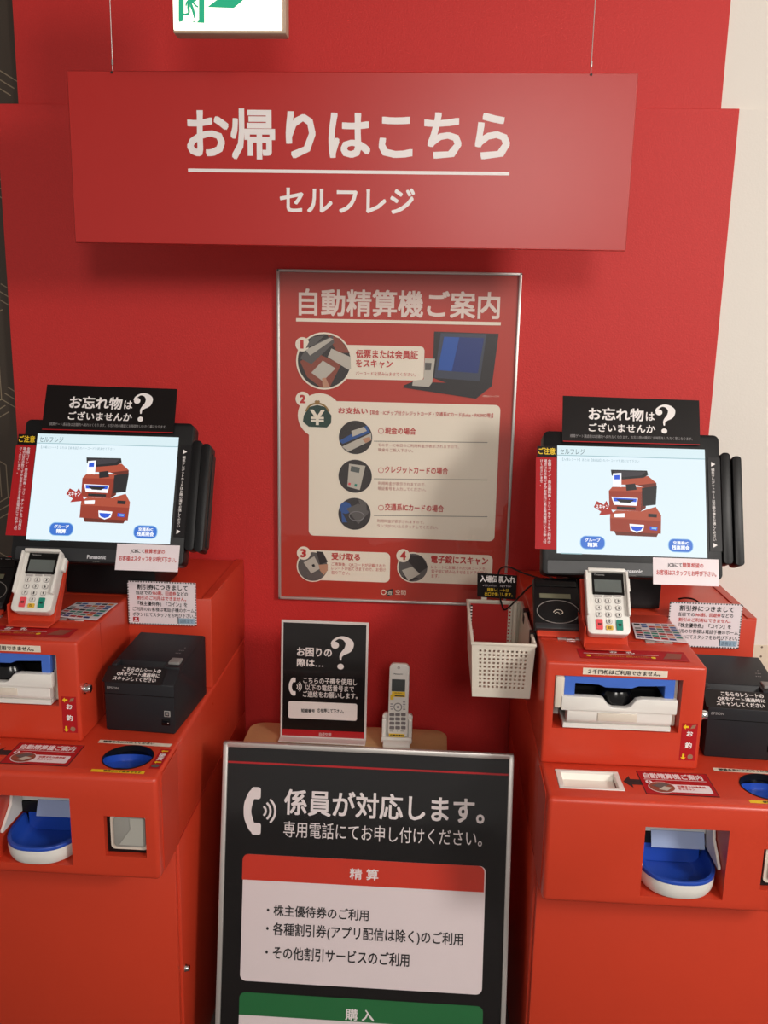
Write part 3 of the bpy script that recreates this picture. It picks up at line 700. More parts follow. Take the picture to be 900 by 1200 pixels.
# ------------------------------------------------------------------ notice standing on the printer bay
def notice():
    r = root('paper_notice', 'laminated notice', 'notice', kw(.367, .398, .945), 'laminated coupon notices')
    s = Sheet(r, kw(.367, .400, .995), (1, 0, 0), (0, 0, 1), raw=True)
    s.draw('card', PINKW, [rrpts(-.076, -.050, .076, .0485, .002)], 0, h=.0012)
    L = 4.2
    ds = []
    for i in range(26): ds += [rrpts(-.076+i*.00585, -.050, -.073+i*.00585, -.0475, 0), rrpts(-.076+i*.00585, .046, -.073+i*.00585, .0485, 0)]
    for i in range(17): ds += [rrpts(-.076, -.050+i*.00585, -.0735, -.047+i*.00585, 0), rrpts(.0735, -.050+i*.00585, .076, -.047+i*.00585, 0)]
    s.draw('dashed_border', INK, ds, L)
    def T(t, x0, x1, yc, h, m=INK, b=.02): s.text(t, x0, yc-h/2, x1, yc+h/2, m, L, b)
    T('割引券につきまして', -.055, .058, .036, .0125, INK, .025)
    T('当店での', -.058, -.022, .0225, .009); T('960割、回遊券', -.021, .032, .0225, .009, LRED); T('などの', .033, .058, .0225, .009)
    T('割引のご利用はできません。', -.055, .054, .0105, .009, LRED)
    T('『株主優待券』『コイン』を', -.054, .056, -.002, .0105, INK, .02)
    T('ご利用のお客様は電話子機のホーム', -.066, .0715, -.015, .0095, INK, .012)
    T('ボタン1にてスタッフをお呼び下さい。', -.066, .0715, -.0275, .0095, INK, .012)
    s.draw('red_mark', DRED, [rrpts(-.066, -.045, -.053, -.034, 0)], L); s.draw('mark_detail', PINKW, [rrpts(-.064, -.0435, -.055, -.041, 0), rrpts(-.062, -.039, -.057, -.036, 0)], L+1)
    s.draw('tag_box', mat('pale_blue_print', (150, 176, 196), .5), [rrpts(.036, -.046, .0715, -.033, 0)], L); s.text('店長まで', .039, -.044, .068, -.035, mat('slate_ink', (70, 90, 110), .5), L+1)
    s.draw('tag_edge', INK, [rrpts(.034, -.046, .036, -.030, 0)], L)
    s.draw('support_tab', mat('clear_tab', (210, 200, 198), .3), [rrpts(-.01, -.04, .01, .01, 0)], -28, h=.0095)
    return r
nR = notice(); nL = dup(nR); nL.location.x += DX+.006; nL.location.z += .004
nR['label'] = 'white laminated notice with dashed border above the printer by the pale wall'
nL['label'] = 'white laminated notice with dashed border above the printer beside the central poster'

# ------------------------------------------------------------------ receipt printers
def printer():
    M = Matrix.Translation(Vector(kw(.320, .182, .8002))) @ Matrix.Rotation(radians(-3.4), 4, 'Z')
    r = root('receipt_printer', 'black receipt printer', 'printer', kw(.39, .28, .80), 'receipt printers')
    w, d = .143, .200
    prof = [(0, .002), (0, .103), (.036, .123), (.040, .124), (.043, .114), (.056, .114), (.060, .128), (.190, .140), (d, .135), (d, .002)]
    MB(M).prism(prof, 0, w, 'x', .003, 2).build('body', PRN, r)
    MB(M).box(.004, w-.004, .004, d-.004, 0, .003).build('foot_plate', BLACK, r)
    MB(M).box(.108, w-.0005, .036, .064, .112, .1275, .002).build('lid_shoulder', PRN, r)
    MB(M).box(.0005, .012, .036, .064, .112, .1275, .002).build('lid_shoulder', PRN, r)
    MB(M).box(.014, .106, .044, .0555, .1135, .1155).build('paper_slot', BLACK_G, r)
    MB(M).box(.114, .137, .050, .076, .124, .1325, .0015).build('open_button', GREY, r)
    MB(M).box(-.0003, w+.0003, -.0006, .0002, .0785, .0795).build('seam', BLACK_G, r)
    MB(M).box(.122, .134, -.0012, 0, .038, .050).build('icon_plate', mat('light_grey_print', (170, 168, 166), .5), r)
    MB(M).box(.1235, .1325, -.0018, -.001, .0395, .0485).build('icon_face', PRN, r)
    MB(M).box(.125, .131, -.0022, -.0015, .042, .046).build('icon_mark', GREY, r)
    MB(M).box(.116, .133, -.0015, .001, .019, .032, .001).build('power_switch', BLACK_G, r)
    MB(M).box(.129, .1302, -.0022, -.0012, .024, .0255).build('switch_mark', WHITE, r)
    O = M @ Vector((0, 0, 0)); U = M.to_3x3() @ Vector((1, 0, 0))
    f = Sheet(r, O, U, M.to_3x3() @ Vector((0, 0, 1)), raw=True)
    f.text('EPSON', .006, .0885, .030, .094, mat('dim_grey_print', (132, 130, 130), .5), 2, .03)
    sl = Vector((0, .036, .020)).normalized()
    s = Sheet(r, M @ Vector((0, 0, .1036)), U, M.to_3x3() @ sl, raw=True)
    st = s.draw('sticker', mat('sticker_black', (24, 22, 24), .3), [rrpts(-.004, -.001, .118, .040, .002)], 1, h=.0006)
    for i, (t, a, b) in enumerate((('こちらのレシートの', .028, .107), ('QRをゲート通過時に', .020, .108), ('スキャンしてください', .016, .104))):
        s.text(t, a, .0275-i*.0118, b, .0375-i*.0118, WHITE, 4, .02, parent=st)
    tp = Sheet(r, M @ Vector((0, 0, .1226)), U, M.to_3x3() @ Vector((0, .130, .012)), raw=True)
    for i, (a, b) in enumerate(((.122, .124), (.115, .128), (.112, .124))):
        tp.draw('indicator_print', GREY, [rrpts(a+k*.004, .125-i*.013, a+.0022+k*.004, .128-i*.013, 0) for k in range(1 if i == 0 else 3)], 2)
    return r
pR = printer(); pL = dup(pR); pL.location.x += DX
pR['label'] = 'black receipt printer cut by the photo edge, beside the pegboard'
pL['label'] = 'black receipt printer with a white-lettered sticker, beside the bill slot and nearest the framed poster'

# ------------------------------------------------------------------ monitors
def monitor():
    tl = radians(22); V = Vector((0, sin(tl), cos(tl))); U = Vector((1, 0, 0)); O = Vector((.4125, 1.8235, 1.259)); N = U.cross(V)
    r = root('touch_monitor', 'monitor', 'monitor', (.4125, 1.93, 1.008), 'touch-screen monitors')
    M = Matrix.Translation(O) @ Matrix((U, V, N)).transposed().to_4x4()
    g = Sheet(r, O, U, V)
    # housing outline measured on the bezel plane
    x0, x1, y0, y1 = -.181, .183, -.158, .146
    MB(M).rr(x0, x1, y0, y1, .012, -.042, -.0006, .004, 2).build('housing', BLACK, r)
    hs_ = MB(M); hs_.frust([(x0+.02, y0+.004, -.04), (x1-.02, y0+.004, -.04), (x1-.02, y1-.03, -.04), (x0+.02, y1-.03, -.04)], [(-.10, y0+.05, -.09), (.10, y0+.05, -.09), (.10, y1-.09, -.09), (-.10, y1-.09, -.09)], None, .004)
    hs_.build('rear_cover', BLACK, r)
    st = MB().prism([(1.872, 1.0125), (1.872, 1.028), (1.868, 1.10), (1.89, 1.19), (1.965, 1.19), (1.985, 1.10), (2.04, 1.03), (2.05, 1.0125)], .300, .503, 'x', .004).build('stand', BLACK, r)
    MB(M).rr(x0+.01, x1-.01, y0+.003, y0+.030, .004, -.0006, .0008, .0006, 1).build('chin', mat('dark_grey_bezel', (40, 42, 45), .4), r)
    scr = g.draw('screen', SCR, [g.R(652.7, 524.5, 827.2, 651, 0)], 0.6, h=.0004)
    n = 4; off = 4
    def D(nm, m, shp, L=2): return g.draw(nm, m, shp, L+off*.3, scr)
    a, b, c, d = g.box(652.7, 524.5, 827.2, 651)
    D('screen_band', SCR_B, [rrpts(a, d-.020, b, d, 0)], 1.2)
    D('screen_rule', SCR_LINE, [rrpts(a, d-.0215, b, d-.020, 0)], 1.4)
    def T(t, x0_, y0_, x1_, y1_, m, bold=0): g.text(t, x0_, y0_, x1_, y1_, m, 4.2, bold, parent=scr)
    T('セルフレジ', 656, 526.2, 685, 532.6, SCR_INK)
    T('【入場レシート】または【会員証】のバーコードを読ませて下さい', 659, 538, 749, 541.2, mat('screen_pale_text', (150, 180, 190), .2, emit=.9))
    q = lambda pts: g.G([(600+x/3, 440+y/3) for x, y in pts])
    top_red = mat('screen_brick_light', (182, 80, 56), 0.2, emit=.95); box_red = mat('screen_brick_mid', (150, 58, 42), 0.2, emit=.92)
    pk = [('pictured_foot', SCR_RED2, [[(358, 546), (515, 554), (508, 568), (366, 562)]]),
          ('pictured_body', SCR_RED, [[(344, 500), (524, 510), (523, 557), (345, 547)], [(340, 405), (455, 407), (452, 478), (342, 472)]]),
          ('pictured_top', top_red, [[(345, 488), (366, 474), (452, 478), (505, 462), (524, 492), (524, 512), (344, 502)], [(352, 392), (472, 392), (455, 408), (340, 406)], [(384, 358), (478, 354), (507, 378), (440, 386), (384, 384)]]),
          ('pictured_side', SCR_RED2, [[(455, 407), (472, 392), (470, 466), (452, 478)], [(507, 378), (508, 392), (470, 396), (440, 386)]]),
          ('pictured_printer', SCR_DK, [[(456, 396), (509, 389), (505, 455), (460, 460)]]),
          ('pictured_monitor', SCR_DK, [[(347, 332), (474, 335), (478, 350), (462, 360), (388, 366), (350, 352)]]),
          ('pictured_monitor_front', mat('screen_slate', (64, 60, 66), .2, emit=.9), [[(352, 336), (470, 339), (456, 352), (386, 358)]]),
          ('pictured_terminal', SCR_WH, [[(354, 345), (384, 343), (384, 393), (354, 389)]]),
          ('pictured_display', SCR_BL, [[(359, 351), (378, 350), (378, 366), (359, 366)]]),
          ('pictured_reader', SCR_DK, [[(399, 384), (432, 380), (438, 402), (402, 406)]]),
          ('pictured_tray', SCR_WH, [[(349, 427), (442, 432), (438, 459), (358, 455)]]),
          ('pictured_mouth', SCR_BL, [[(355, 430), (438, 434), (436, 446), (357, 443)]]),
          ('pictured_opening', SCR_DK, [[(364, 435), (430, 438), (414, 449), (380, 447)], [(368, 461), (434, 464), (434, 473), (368, 470)], [(478, 486), (509, 488), (508, 500), (478, 498)]]),
          ('pictured_scanner', SCR_WH, [[(358, 487), (395, 485), (395, 499), (360, 499)]]),
          ('pictured_cup', SCR_WH, [[(412, 522), (464, 526), (460, 546), (438, 554), (416, 545)]]),
          ('pictured_cup_inside', SCR_BL, [[(416, 530), (460, 533), (452, 545), (438, 549), (422, 543)], [(484, 531), (511, 534), (509, 546), (484, 543)]]),
          ('pictured_window', SCR_BTN2, [[(490, 535), (508, 536), (506, 542), (490, 540)]])]
    for i, (nm, m_, shp) in enumerate(pk): D(nm, m_, [q(p) for p in shp], 1.2+i*.22)
    D('pointing_arrow', SCR_ARROW, [q([(287, 463), (298, 442), (323, 455), (331, 441), (357, 487), (305, 492), (313, 479)])], 2)
    T('スキャン', 698, 591.5, 713, 597, SCR_WH, .02)
    for cx, cy, t1, t2 in ((694.3, 636, 'グループ', '精算'), (797.5, 639.5, '交通系IC', '残高照会')):
        D('soft_button_edge', SCR_BTN2, [g.R(cx-14.8, cy-8, cx+14.8, cy+8, 7)], 2); D('soft_button', SCR_BTN, [g.R(cx-13.8, cy-7.2, cx+13.8, cy+7.2, 6)], 2.8)
        T(t1, cx-9, cy-5.2, cx+9, cy-1, SCR_WH, .03); T(t2, cx-(6 if t2 == '精算' else 10.5), cy-.2, cx+(6 if t2 == '精算' else 10.5), cy+5.2, SCR_WH, .03)
    D('screen_footer', SCR_LINE, [g.R(657, 648.2, 682, 649.4)], 2)
    # brand name and lamps on the chin
    g.text('Panasonic', 729.5, 667, 752.5, 671.6, mat('silver_print', (206, 206, 210), .4), 4, .03)
    g.text('JS-960WS', 737, 674, 745, 676, GREY, 4)
    for x in (772.5, 781, 790):
        g.draw('indicator', GREY, [g.EC(x, 677, .9), g.R(x-.5, 679.5, x+.5, 682)], 4)
    # stickers
    l1 = g.draw('caution_strip', DRED, [g.R(627.5, 536, 652, 643.5)], 1, h=.0008)
    g.draw('caution_head', BLACK_P, [g.R(629.5, 523, 652.5, 535.5)], 1, h=.0008, parent=l1)
    g.text('ご注意', 631, 524.8, 650.5, 532.8, YEL, 5, .02, parent=l1)
    g.text('金額コイン・商品優待券・フリーチケットをご利用の', 641.6, 538.5, 645.6, 637, PINKW, 5, .01, True, parent=l1)
    g.text('場合はお手数ですがお手元にある専用電話にてお申し付', 636.8, 538.5, 640.6, 637, PINKW, 5, .01, True, parent=l1)
    g.text('けくださいませ。', 632.8, 538.5, 636, 570, PINKW, 5, .01, True, parent=l1)
    l2 = g.draw('swipe_strip', mat('charcoal_print', (30, 28, 30), .4, spec=.25), [g.R(830.5, 536.5, 845, 646)], 1, h=.0006)
    g.text('磁気クレジットカ|ドはお隣の溝をお通しください', 834.2, 549, 838, 634, WHITE, 5, .01, True, parent=l2)
    g.draw('pointer_mark', WHITE, [g.G([(833, 541.5), (833, 547), (838, 544.3)]), g.G([(835.5, 636.5), (835.5, 642), (840.5, 639.2)])], 5, l2)
    l3 = g.draw('card_notice', PINKW, [g.R(765, 654.5, 842, 686)], 3.2, h=.0006)
    g.text('JCBにて', 782, 660, 799, 665.5, INK, 6.5, .02, parent=l3); g.text('精算希望の', 799.5, 660, 824, 665.5, LRED, 6.5, .015, parent=l3)
    g.text('お客様はスタッフをお呼び下さい。', 769, 668.5, 839, 675, LRED, 6.5, .015, parent=l3)
    # plaque above the screen
    pl = Sheet(r, O+N*.004, U, V)
    p = pl.draw('plaque', BLACK_P, [pl.G([(659.5, 464), (819, 469.5), (820.5, 522.5), (658.5, 517.5)])], 0, h=.002)
    pl.text('お忘れ物', 689.5, 478.5, 754, 493.5, WHITE, 8, .025, parent=p); pl.text('は', 756.5, 483.5, 766.5, 493.5, WHITE, 8, .02, parent=p)
    pl.text('ございませんか', 689.5, 497, 767.5, 507, WHITE, 8, .02, parent=p)
    pl.qmark(767.5, 474.5, 791, 508.5, WHITE, 8, p)
    pl.text('精算ゲート通過後は店舗内へ戻れなくなります。お忘れ物の確認にお時間をいただく事になります。', 668, 511, 811, 514.8, mat('grey_print', (150, 146, 146), .5), 8, parent=p)
    pl.draw('red_rule', DRED, [pl.R(659.5, 519, 819.5, 520)], 8, p)
    # card swipe reader on the side
    cr = MB(M).rr(.184, .204, -.125, .108, .008, -.035, .004, .003, 2).build('swipe_reader', BLACK, r)
    MB(M).rr(0.206, .224, -.128, .100, .007, -.034, .010, .003, 2).build('reader_rail', BLACK, cr)
    MB(M).rr(.186, .226, -.120, .085, .006, -.036, -.012, .002, 1).build('reader_back', BLACK, cr)
    MB(M).box(.178, .19, -.06, .05, -.034, -.008).build('reader_arm', BLACK, cr)
    return r
mR = monitor(); mL = dup(mR); mL.location.x += -.689-.4125; mL.location.y -= .034; 
mR['label'] = 'black touch-screen monitor with a white screen standing in front of the pale wall edge'
mL['label'] = 'black touch-screen monitor with a white screen standing beside the dark patterned wallpaper'

# ------------------------------------------------------------------ PIN pads
def pinpad():
    tl = radians(38); V = Vector((0, sin(tl), cos(tl))); U = Vector((1, 0, 0)); O = Vector((.3465, 1.6215, 1.040))
    r = root('card_terminal', 'card terminal', 'card terminal', (.3465, 1.66, 1.008), 'card terminals')
    M = Matrix.Translation(O) @ Matrix((U, V, U.cross(V))).transposed().to_4x4()
    g = Sheet(r, O, U, V)
    br = MB().prism([(1.612, 1.0082), (1.612, 1.011), (1.640, 1.012), (1.722, 1.118), (1.726, 1.114), (1.668, 1.0082)], .301, .387, 'x', .001, 1).build('bracket', KIOSK, r)
    MB().box(.300, .302, 1.625, 1.72, 1.0082, 1.05).build('bracket_cheek', KIOSK, r)
    MB(M).rr(-.0385, .0385, 0, .128, .009, -.028, -.003, .004, 2).build('body', PLASTIC_W, r)
    MB(M).rr(-.0405, .0405, -.001, .131, .010, -.014, -.002, .003, 2).build('rim', PLASTIC_W, r)
    MB(M).box(-.0415, -.0365, .035, .126, -.006, .009, .002).build('privacy_shield', PLASTIC_W, r)
    MB(M).box(.0365, .0415, .035, .126, -.006, .009, .002).build('privacy_shield', PLASTIC_W, r)
    MB(M).box(-.036, .036, .124, .131, -.006, .009, .002).build('privacy_shield', PLASTIC_W, r)
    MB(M).box(.040, .047, .09, .118, -.02, -.006, .002).build('card_slot_knob', PLASTIC_W, r)
    q = lambda x, y: (590+x/4.737, 660+y/4.737)
    def R(x0, y0, x1, y1, rr=0): a = q(x0, y0); b = q(x1, y1); return g.R(a[0], a[1], b[0], b[1], rr)
    dsp = g.draw('display', BLACK_G, [R(492, 48, 668, 175, 1)], -4, h=.0008)
    g.draw('lcd', LCDG, [R(505, 92, 655, 160)], -1, dsp)
    g.text('Panasonic', q(505, 58)[0], q(0, 58)[1], q(560, 0)[0], q(0, 68)[1], GREY, -1, .02, parent=dsp)
    g.draw('status_led', LED, [R(530, 40, 548, 46)], 1)
    lab = [('1', 527, 208), ('2', 582, 209), ('3', 637, 211), ('4', 530, 246), ('5', 584, 247), ('6', 640, 249), ('7', 531, 284), ('8', 585, 286), ('9', 641, 288), ('0', 588, 324)]
    for t, x, y in lab:
        kx, ky = q(x, y)
        kk = g.draw('key', mat('key_grey', (176, 170, 168), .4), [g.R(kx-3.4, ky-2.8, kx+3.4, ky+2.8, 2.4)], -3, h=.0016)
        g.draw('key_top', PLASTIC_W, [g.R(kx-2.8, ky-2.3, kx+2.8, ky+2.3, 2)], 2, kk)
        g.text(t, kx-(1.0 if t != '1' else .5), ky-1.7, kx+(1.0 if t != '1' else .5), ky+1.7, INK, 3, .04, parent=kk)
    for x in (525, 580, 634): g.draw('function_key', mat('key_grey', (176, 170, 168), .4), [R(x-20, 177, x+22, 187, .6)], -3, h=.001)
    for m_, x0, y0, x1, y1, t in ((KEYR, 516, 310, 552, 368, '取消'), (KEYG, 628, 314, 664, 373, '確認'), (KEYY, 571, 347, 610, 371, '訂正')):
        kk = g.draw('key', m_, [R(x0, y0, x1, y1, 1)], -3, h=.0018); mx_, my_ = (x0+x1)/2, (y0+y1)/2
        a = q(mx_-9, my_-7); b = q(mx_+9, my_+7); g.text(t, a[0], a[1], b[0], b[1], INK, 3, .03, parent=kk)
    return r
cR = pinpad(); cL = dup(cR); cL.location.x += -.785-.3465; cL.location.y += .004
cR['label'] = 'white card terminal with keypad on the kiosk by the pale wall'
cL['label'] = 'white card terminal with keypad on the kiosk beside the dark wallpaper'

# ------------------------------------------------------------------ contactless readers
def icreader():
    tl = radians(48); V = Vector((0, sin(tl), cos(tl))); U = Vector((1, 0, 0)); O = Vector((.2600, 1.684, 1.0225))
    r = root('contactless_reader', 'contactless reader', 'card reader', (.26, 1.72, 1.008), 'contactless card readers')
    M = Matrix.Translation(O) @ Matrix((U, V, U.cross(V))).transposed().to_4x4()
    g = Sheet(r, O, U, V)
    MB(M).frust([(-.049, 0, -.016), (.049, 0, -.016), (.046, .122, -.016), (-.046, .122, -.016)], [(-.047, .004, 0), (.047, .004, 0), (.0445, .120, 0), (-.0445, .120, 0)], None, .003, 2).build('body', BLACK, r)
    MB(M).box(-.046, .046, .0005, .014, -.013, .0012, .002).build('front_lip', mat('dark_grey_bezel', (40, 42, 45), .4), r)
    MB(M).box(-.042, .042, .098, .119, -.012, .002, .002).build('rear_hump', BLACK_G, r)
    MB().prism([(1.68, 1.0082), (1.683, 1.012), (1.765, 1.078), (1.80, 1.0082)], .218, .306, 'x', .001, 1).build('bracket', KIOSK, r)
    g2 = Sheet(r, O+g.N*.002, U, V)
    a, b, c, d = g.box(590+195/4.737, 660+167/4.737, 590+375/4.737, 660+198/4.737)
    g2.draw('display', LCD, [g2.R(590+200/4.737, 660+170/4.737, 590+372/4.737, 660+196/4.737)], 1)
    n = 48; c1 = g.E(654, 717, 25, 13.8, n); c2 = g.E(654, 717, 24.1, 13.0, n)
    g.draw('target_ring', mat('ring_grey', (130, 126, 122), .4), [[c1[i], c1[(i+1) % n], c2[(i+1) % n], c2[i]] for i in range(n)], 1)
    g.draw('touch_mark', PLASTIC_C, g.K([(648.5, 717.5, .45), (651, 715, .45), (655, 714.6, .45), (658.5, 716, .45), (659.5, 718.5, .45), (657, 719.8, .45)])+g.K([(650, 719.5, .4), (652.5, 717.5, .4), (655.5, 718.5, .4)])+g.K([(655, 719.5, .5), (656.5, 720, .5)]), 1)
    return r
iR = icreader(); iL = dup(iR); iL.location.x += DX
iR['label'] = 'black contactless card reader beside the card terminal, above the perforated basket'
iL['label'] = 'black contactless card reader cut by the photo edge beside the dark wallpaper'

# ------------------------------------------------------------------ perforated basket hanging on the kiosk side
def basket():
    r = root('perforated_basket', 'ivory plastic basket with square holes hung on the kiosk side', 'basket', (.15, 1.79, .885))
    zt, zb = 1.0, .886; y0, y1 = 1.65, 1.93; x0, x1 = .088, .212
    def wall(P, nu, nv, mu, mv0, mv1, name, hole=.5):
        """P(u,v)->point; grid of square holes, thickness from offset"""
        us = [0]; vs = [0]
        du = (1-2*mu)/nu; dv = (1-mv0-mv1)/nv
        for i in range(nu): us += [mu+du*(i+.5-hole/2), mu+du*(i+.5+hole/2)]
        for j in range(nv): vs += [mv0+dv*(j+.5-hole/2), mv0+dv*(j+.5+hole/2)]
        us.append(1); vs.append(1)
        V = []; F = []; idx = {}
        for side in (0, 1):
            for i, u in enumerate(us):
                for j, v in enumerate(vs): idx[(side, i, j)] = len(V); V.append(tuple(P(u, v, side)))
        NU = len(us)-1; NV = len(vs)-1
        isH = lambda i, j: i % 2 == 1 and j % 2 == 1 and 0 < i < NU and 0 < j < NV
        for i in range(NU):
            for j in range(NV):
                if isH(i, j):
                    for (a, b) in (((i, j), (i+1, j)), ((i+1, j), (i+1, j+1)), ((i+1, j+1), (i, j+1)), ((i, j+1), (i, j))):
                        F.append((idx[(0,)+a], idx[(0,)+b], idx[(1,)+b], idx[(1,)+a]))
                else:
                    for sd in (0, 1):
                        F.append(tuple(idx[(sd,)+p] for p in ((i, j), (i+1, j), (i+1, j+1), (i, j+1))))
        m = MB(); m._add(V, F); return m.build(name, BASKETM, r, smooth=False)
    tp = .005; th = .0018
    fr = lambda u, v, s: (x0+tp*(1-v)+u*(x1-x0-2*tp*(1-v)), y0+tp*(1-v)+s*th, zb+(zt-zb)*v)
    bk = lambda u, v, s: (x0+tp*(1-v)+u*(x1-x0-2*tp*(1-v)), y1-tp*(1-v)-s*th, zb+(zt-zb)*v)
    lf = lambda u, v, s: (x0+tp*(1-v)+s*th, y0+tp*(1-v)+u*(y1-y0-2*tp*(1-v)), zb+(zt-zb)*v)
    rg = lambda u, v, s: (x1-tp*(1-v)-s*th, y0+tp*(1-v)+u*(y1-y0-2*tp*(1-v)), zb+(zt-zb)*v)
    wall(fr, 11, 10, .10, .16, .10, 'front_wall'); wall(bk, 11, 10, .10, .16, .10, 'back_wall')
    wall(lf, 5, 2, .4, .46, .46, 'side_wall', .1); wall(rg, 5, 2, .4, .46, .46, 'side_wall', .1)
    MB().box(x0+tp, x1-tp, y0+tp, y1-tp, zb, zb+.002).build('base', BASKETM, r)
    rm = MB()
    for a, b, c, d in ((x0-.002, x1+.002, y0-.002, y0+.004), (x0-.002, x1+.002, y1-.004, y1+.002), (x0-.002, x0+.004, y0, y1), (x1-.004, x1+.002, y0, y1)):
        rm.box(a, b, c, d, zt-.004, zt+.002, .0015, 2)
    rm.build('rim', BASKETM, r)
    for y, z in ((1.72, 0), (1.86, 0)):
        MB().box(.208, .2205, y-.012, y+.012, .975, 1.004, .001).build('hook', BLACK, r)
    MB().tube([(.197, y1-.006, zb+.002), (.197, y1-.006, zt)], .006, 10, False).build('corner_rib', BASKETM, r)
    return r
bk = basket()
sl = root('red_notice_sheet', 'red sheet with a dashed white edge standing inside the perforated basket', 'sheet', (.13, 1.915, .888))
sS = Sheet(sl, (.1405, 1.9195, .889), (1, 0, 0), (0, -.03, 1), raw=True)
sS.draw('sheet', mat('sheet_red', (168, 30, 30), .4), [rrpts(-.045, 0, .040, .108, 0)], 0, h=.0012)
sS.draw('dashed_edge', WHITE, [rrpts(-.0445, .004+i*.0072, -.0405, .0078+i*.0072, 0) for i in range(14)], 5)
sS.draw('dark_dash', INK, [rrpts(-.0445, .0078+i*.0072, -.0405, .0112+i*.0072, 0) for i in range(14)], 5)
sS.text('くら', -.040, .028, -.033, .047, WHITE, 5, 0, True); sS.text('ださい', -.042, .010, -.020, .016, WHITE, 5)

def ticket_card():
    r = root('ticket_box_card', 'card', 'sign', (.135, 1.925, .998), 'black ticket box cards')
    s = Sheet(r, (0, 1.925, 0), (1, 0, 0), (0, 0, 1))
    c = s.draw('card', BLACK_P, [s.G([(559.5, 671), (606, 674.5), (604.5, 702.5), (559, 699)])], 0, h=.0015)
    MB().box(.12, .132, 1.926, 1.929, 1.003, 1.04).build('stem', BASKETM, r)
    s.text('入場伝票入れ', 562.5, 674.5, 604, 682.5, WHITE, 6, .03)
    s.text('※プリントパック・お通り下さい', 566, 685, 599, 687.5, PINKW, 6)
    s.text('精算レシートは', 571, 689, 596, 693, YEL, 6, .01); s.text('出口で使用します。', 568, 694, 600.5, 698.5, YEL, 6, .01)
    s.draw('red_strip', DRED, [s.R(587, 671.6, 605, 672.8)], 6)
    return r
tR = ticket_card(); tL = dup(tR); tL.location.x += DX+.045
tR['label'] = 'small black card with white and yellow lettering standing at the back of the basket'
tL['label'] = 'small black card cut by the photo edge beside the dark wallpaper'

# cables of the reader
def cable(name, pts, label):
    P = []
    for x, y, Y in pts:
        d = FW+RT*(x-450)/FPX-UP*(y-600)/FPX; P.append(tuple(CAM+d*(Y/d.y)))
    o = MB().tube(P, .0019, 8).build(name, BLACK, None); tag(o, label, 'cable', 'black cables by the basket'); return o
cable('cable', [(668, 690, 1.80), (650, 682, 1.83), (630, 677, 1.86), (612, 671, 1.88), (596, 664.5, 1.90), (586, 667, 1.915), (583.5, 680, 1.918), (585, 695, 1.918), (588, 708, 1.915), (591, 714.5, 1.905), (597, 711, 1.895), (608, 700, 1.87), (620, 688, 1.85), (630, 683, 1.84), (640, 686, 1.82), (648, 693, 1.795)],
      'thin black cable looping over the small black card at the basket')
cable('cable', [(672, 692, 1.80), (660, 684, 1.84), (652, 680, 1.86), (644, 676, 1.90), (636, 673, 1.95), (634, 672, 2.0)], 'thin black cable running from the contactless reader to behind the monitor')
cable('cable', [(790, 704, 1.98), (800, 701, 1.96), (812, 702, 1.94), (820, 707, 1.90), (826, 714, 1.86)], 'black cable bending down behind the coupon notice on the pale-wall kiosk')
cs = MB(); cs.box(.245, .30, 1.80, 1.90, 1.0082, 1.03, .004); o = cs.build('cable_box', BLACK, None); tag(o, 'small black power box behind the contactless reader under the monitor', 'box')
base_at_origin(o, (.27, 1.85, 1.0082))

# ------------------------------------------------------------------ small table behind the floor board
tb = root('side_table', 'pale wooden table with rounded corners behind the black floor board', 'table', (-.18, 1.83, 0))
MB().rr(-.425, .055, 1.72, 2.015, .035, .618, .640, .002, 2, n=6).build('table_top', WOOD, tb)
MB().cyl((-.185, 1.86, 0), .02, .012, .618, n=20).build('post', SILVER, tb)
MB().cyl((-.185, 1.86, 0), .14, 0, .012, n=36, bev=.003).build('foot', SILVER, tb)

# stand sign
ss = root('stand_sign', 'black upright sign with a large white question mark on the table', 'sign', (-.24, 1.95, .64))
tl = radians(5); sO = (-.2415, 1.932, .642)
s = Sheet(ss, sO, (1, 0, 0), (0, sin(tl), cos(tl)))
a, b, c, d = s.box(329, 728, 430.5, 868)
M = Matrix.Translation(Vector(sO)) @ Matrix((s.U, s.V, s.N)).transposed().to_4x4()
MB(M).box(a, b, .0005, d, -.004, -.0004, .0006, 1).build('clear_plate', mat('edge_white_acrylic', (214, 204, 200), .25), ss)
MB(M).box(a, b, 0, .003, -.0045, .03, .0006, 1).build('clear_foot', mat('edge_white_acrylic', (214, 204, 200), .25), ss)
MB().prism([(1.933, .6402), (1.936, .6402), (1.985, .6402), (1.985, .643), (1.94, .645), (1.952, .80), (1.948, .80)], -.30, -.18, 'x').build('back_prop', mat('edge_white_acrylic', (214, 204, 200), .25), ss)
s.draw('printed_face', BLACK_P, [rrpts(a+.005, .006, b-.005, d-.006, 0)], 0)
s.draw('band', DRED, [rrpts(a+.005, .006, b-.005, .022, 0)], 1)
QW = mat('stand_white', (226, 214, 210), .4)
s.text('お困りの', 348, 759, 389, 769.5, QW, 2, .025); s.text('際は…', 348, 772, 379, 781.5, QW, 2, .025)
s.qmark(387.5, 745.5, 414.5, 784.5, QW, 2)
s.text('こちらの子機を使用し', 355.5, 794.5, 418.5, 802, QW, 2, .01); s.text('以下の電話番号まで', 358, 802.8, 415, 810, QW, 2, .01); s.text('ご連絡をお願いします。', 355, 810.8, 419, 818, QW, 2, .01)
PH = [(0.8, 0.10, .10), (.52, .13, .17), (.25, .3, .17), (.17, .5, .16), (.25, .7, .17), (.52, .87, .17), (.8, .9, .10)]
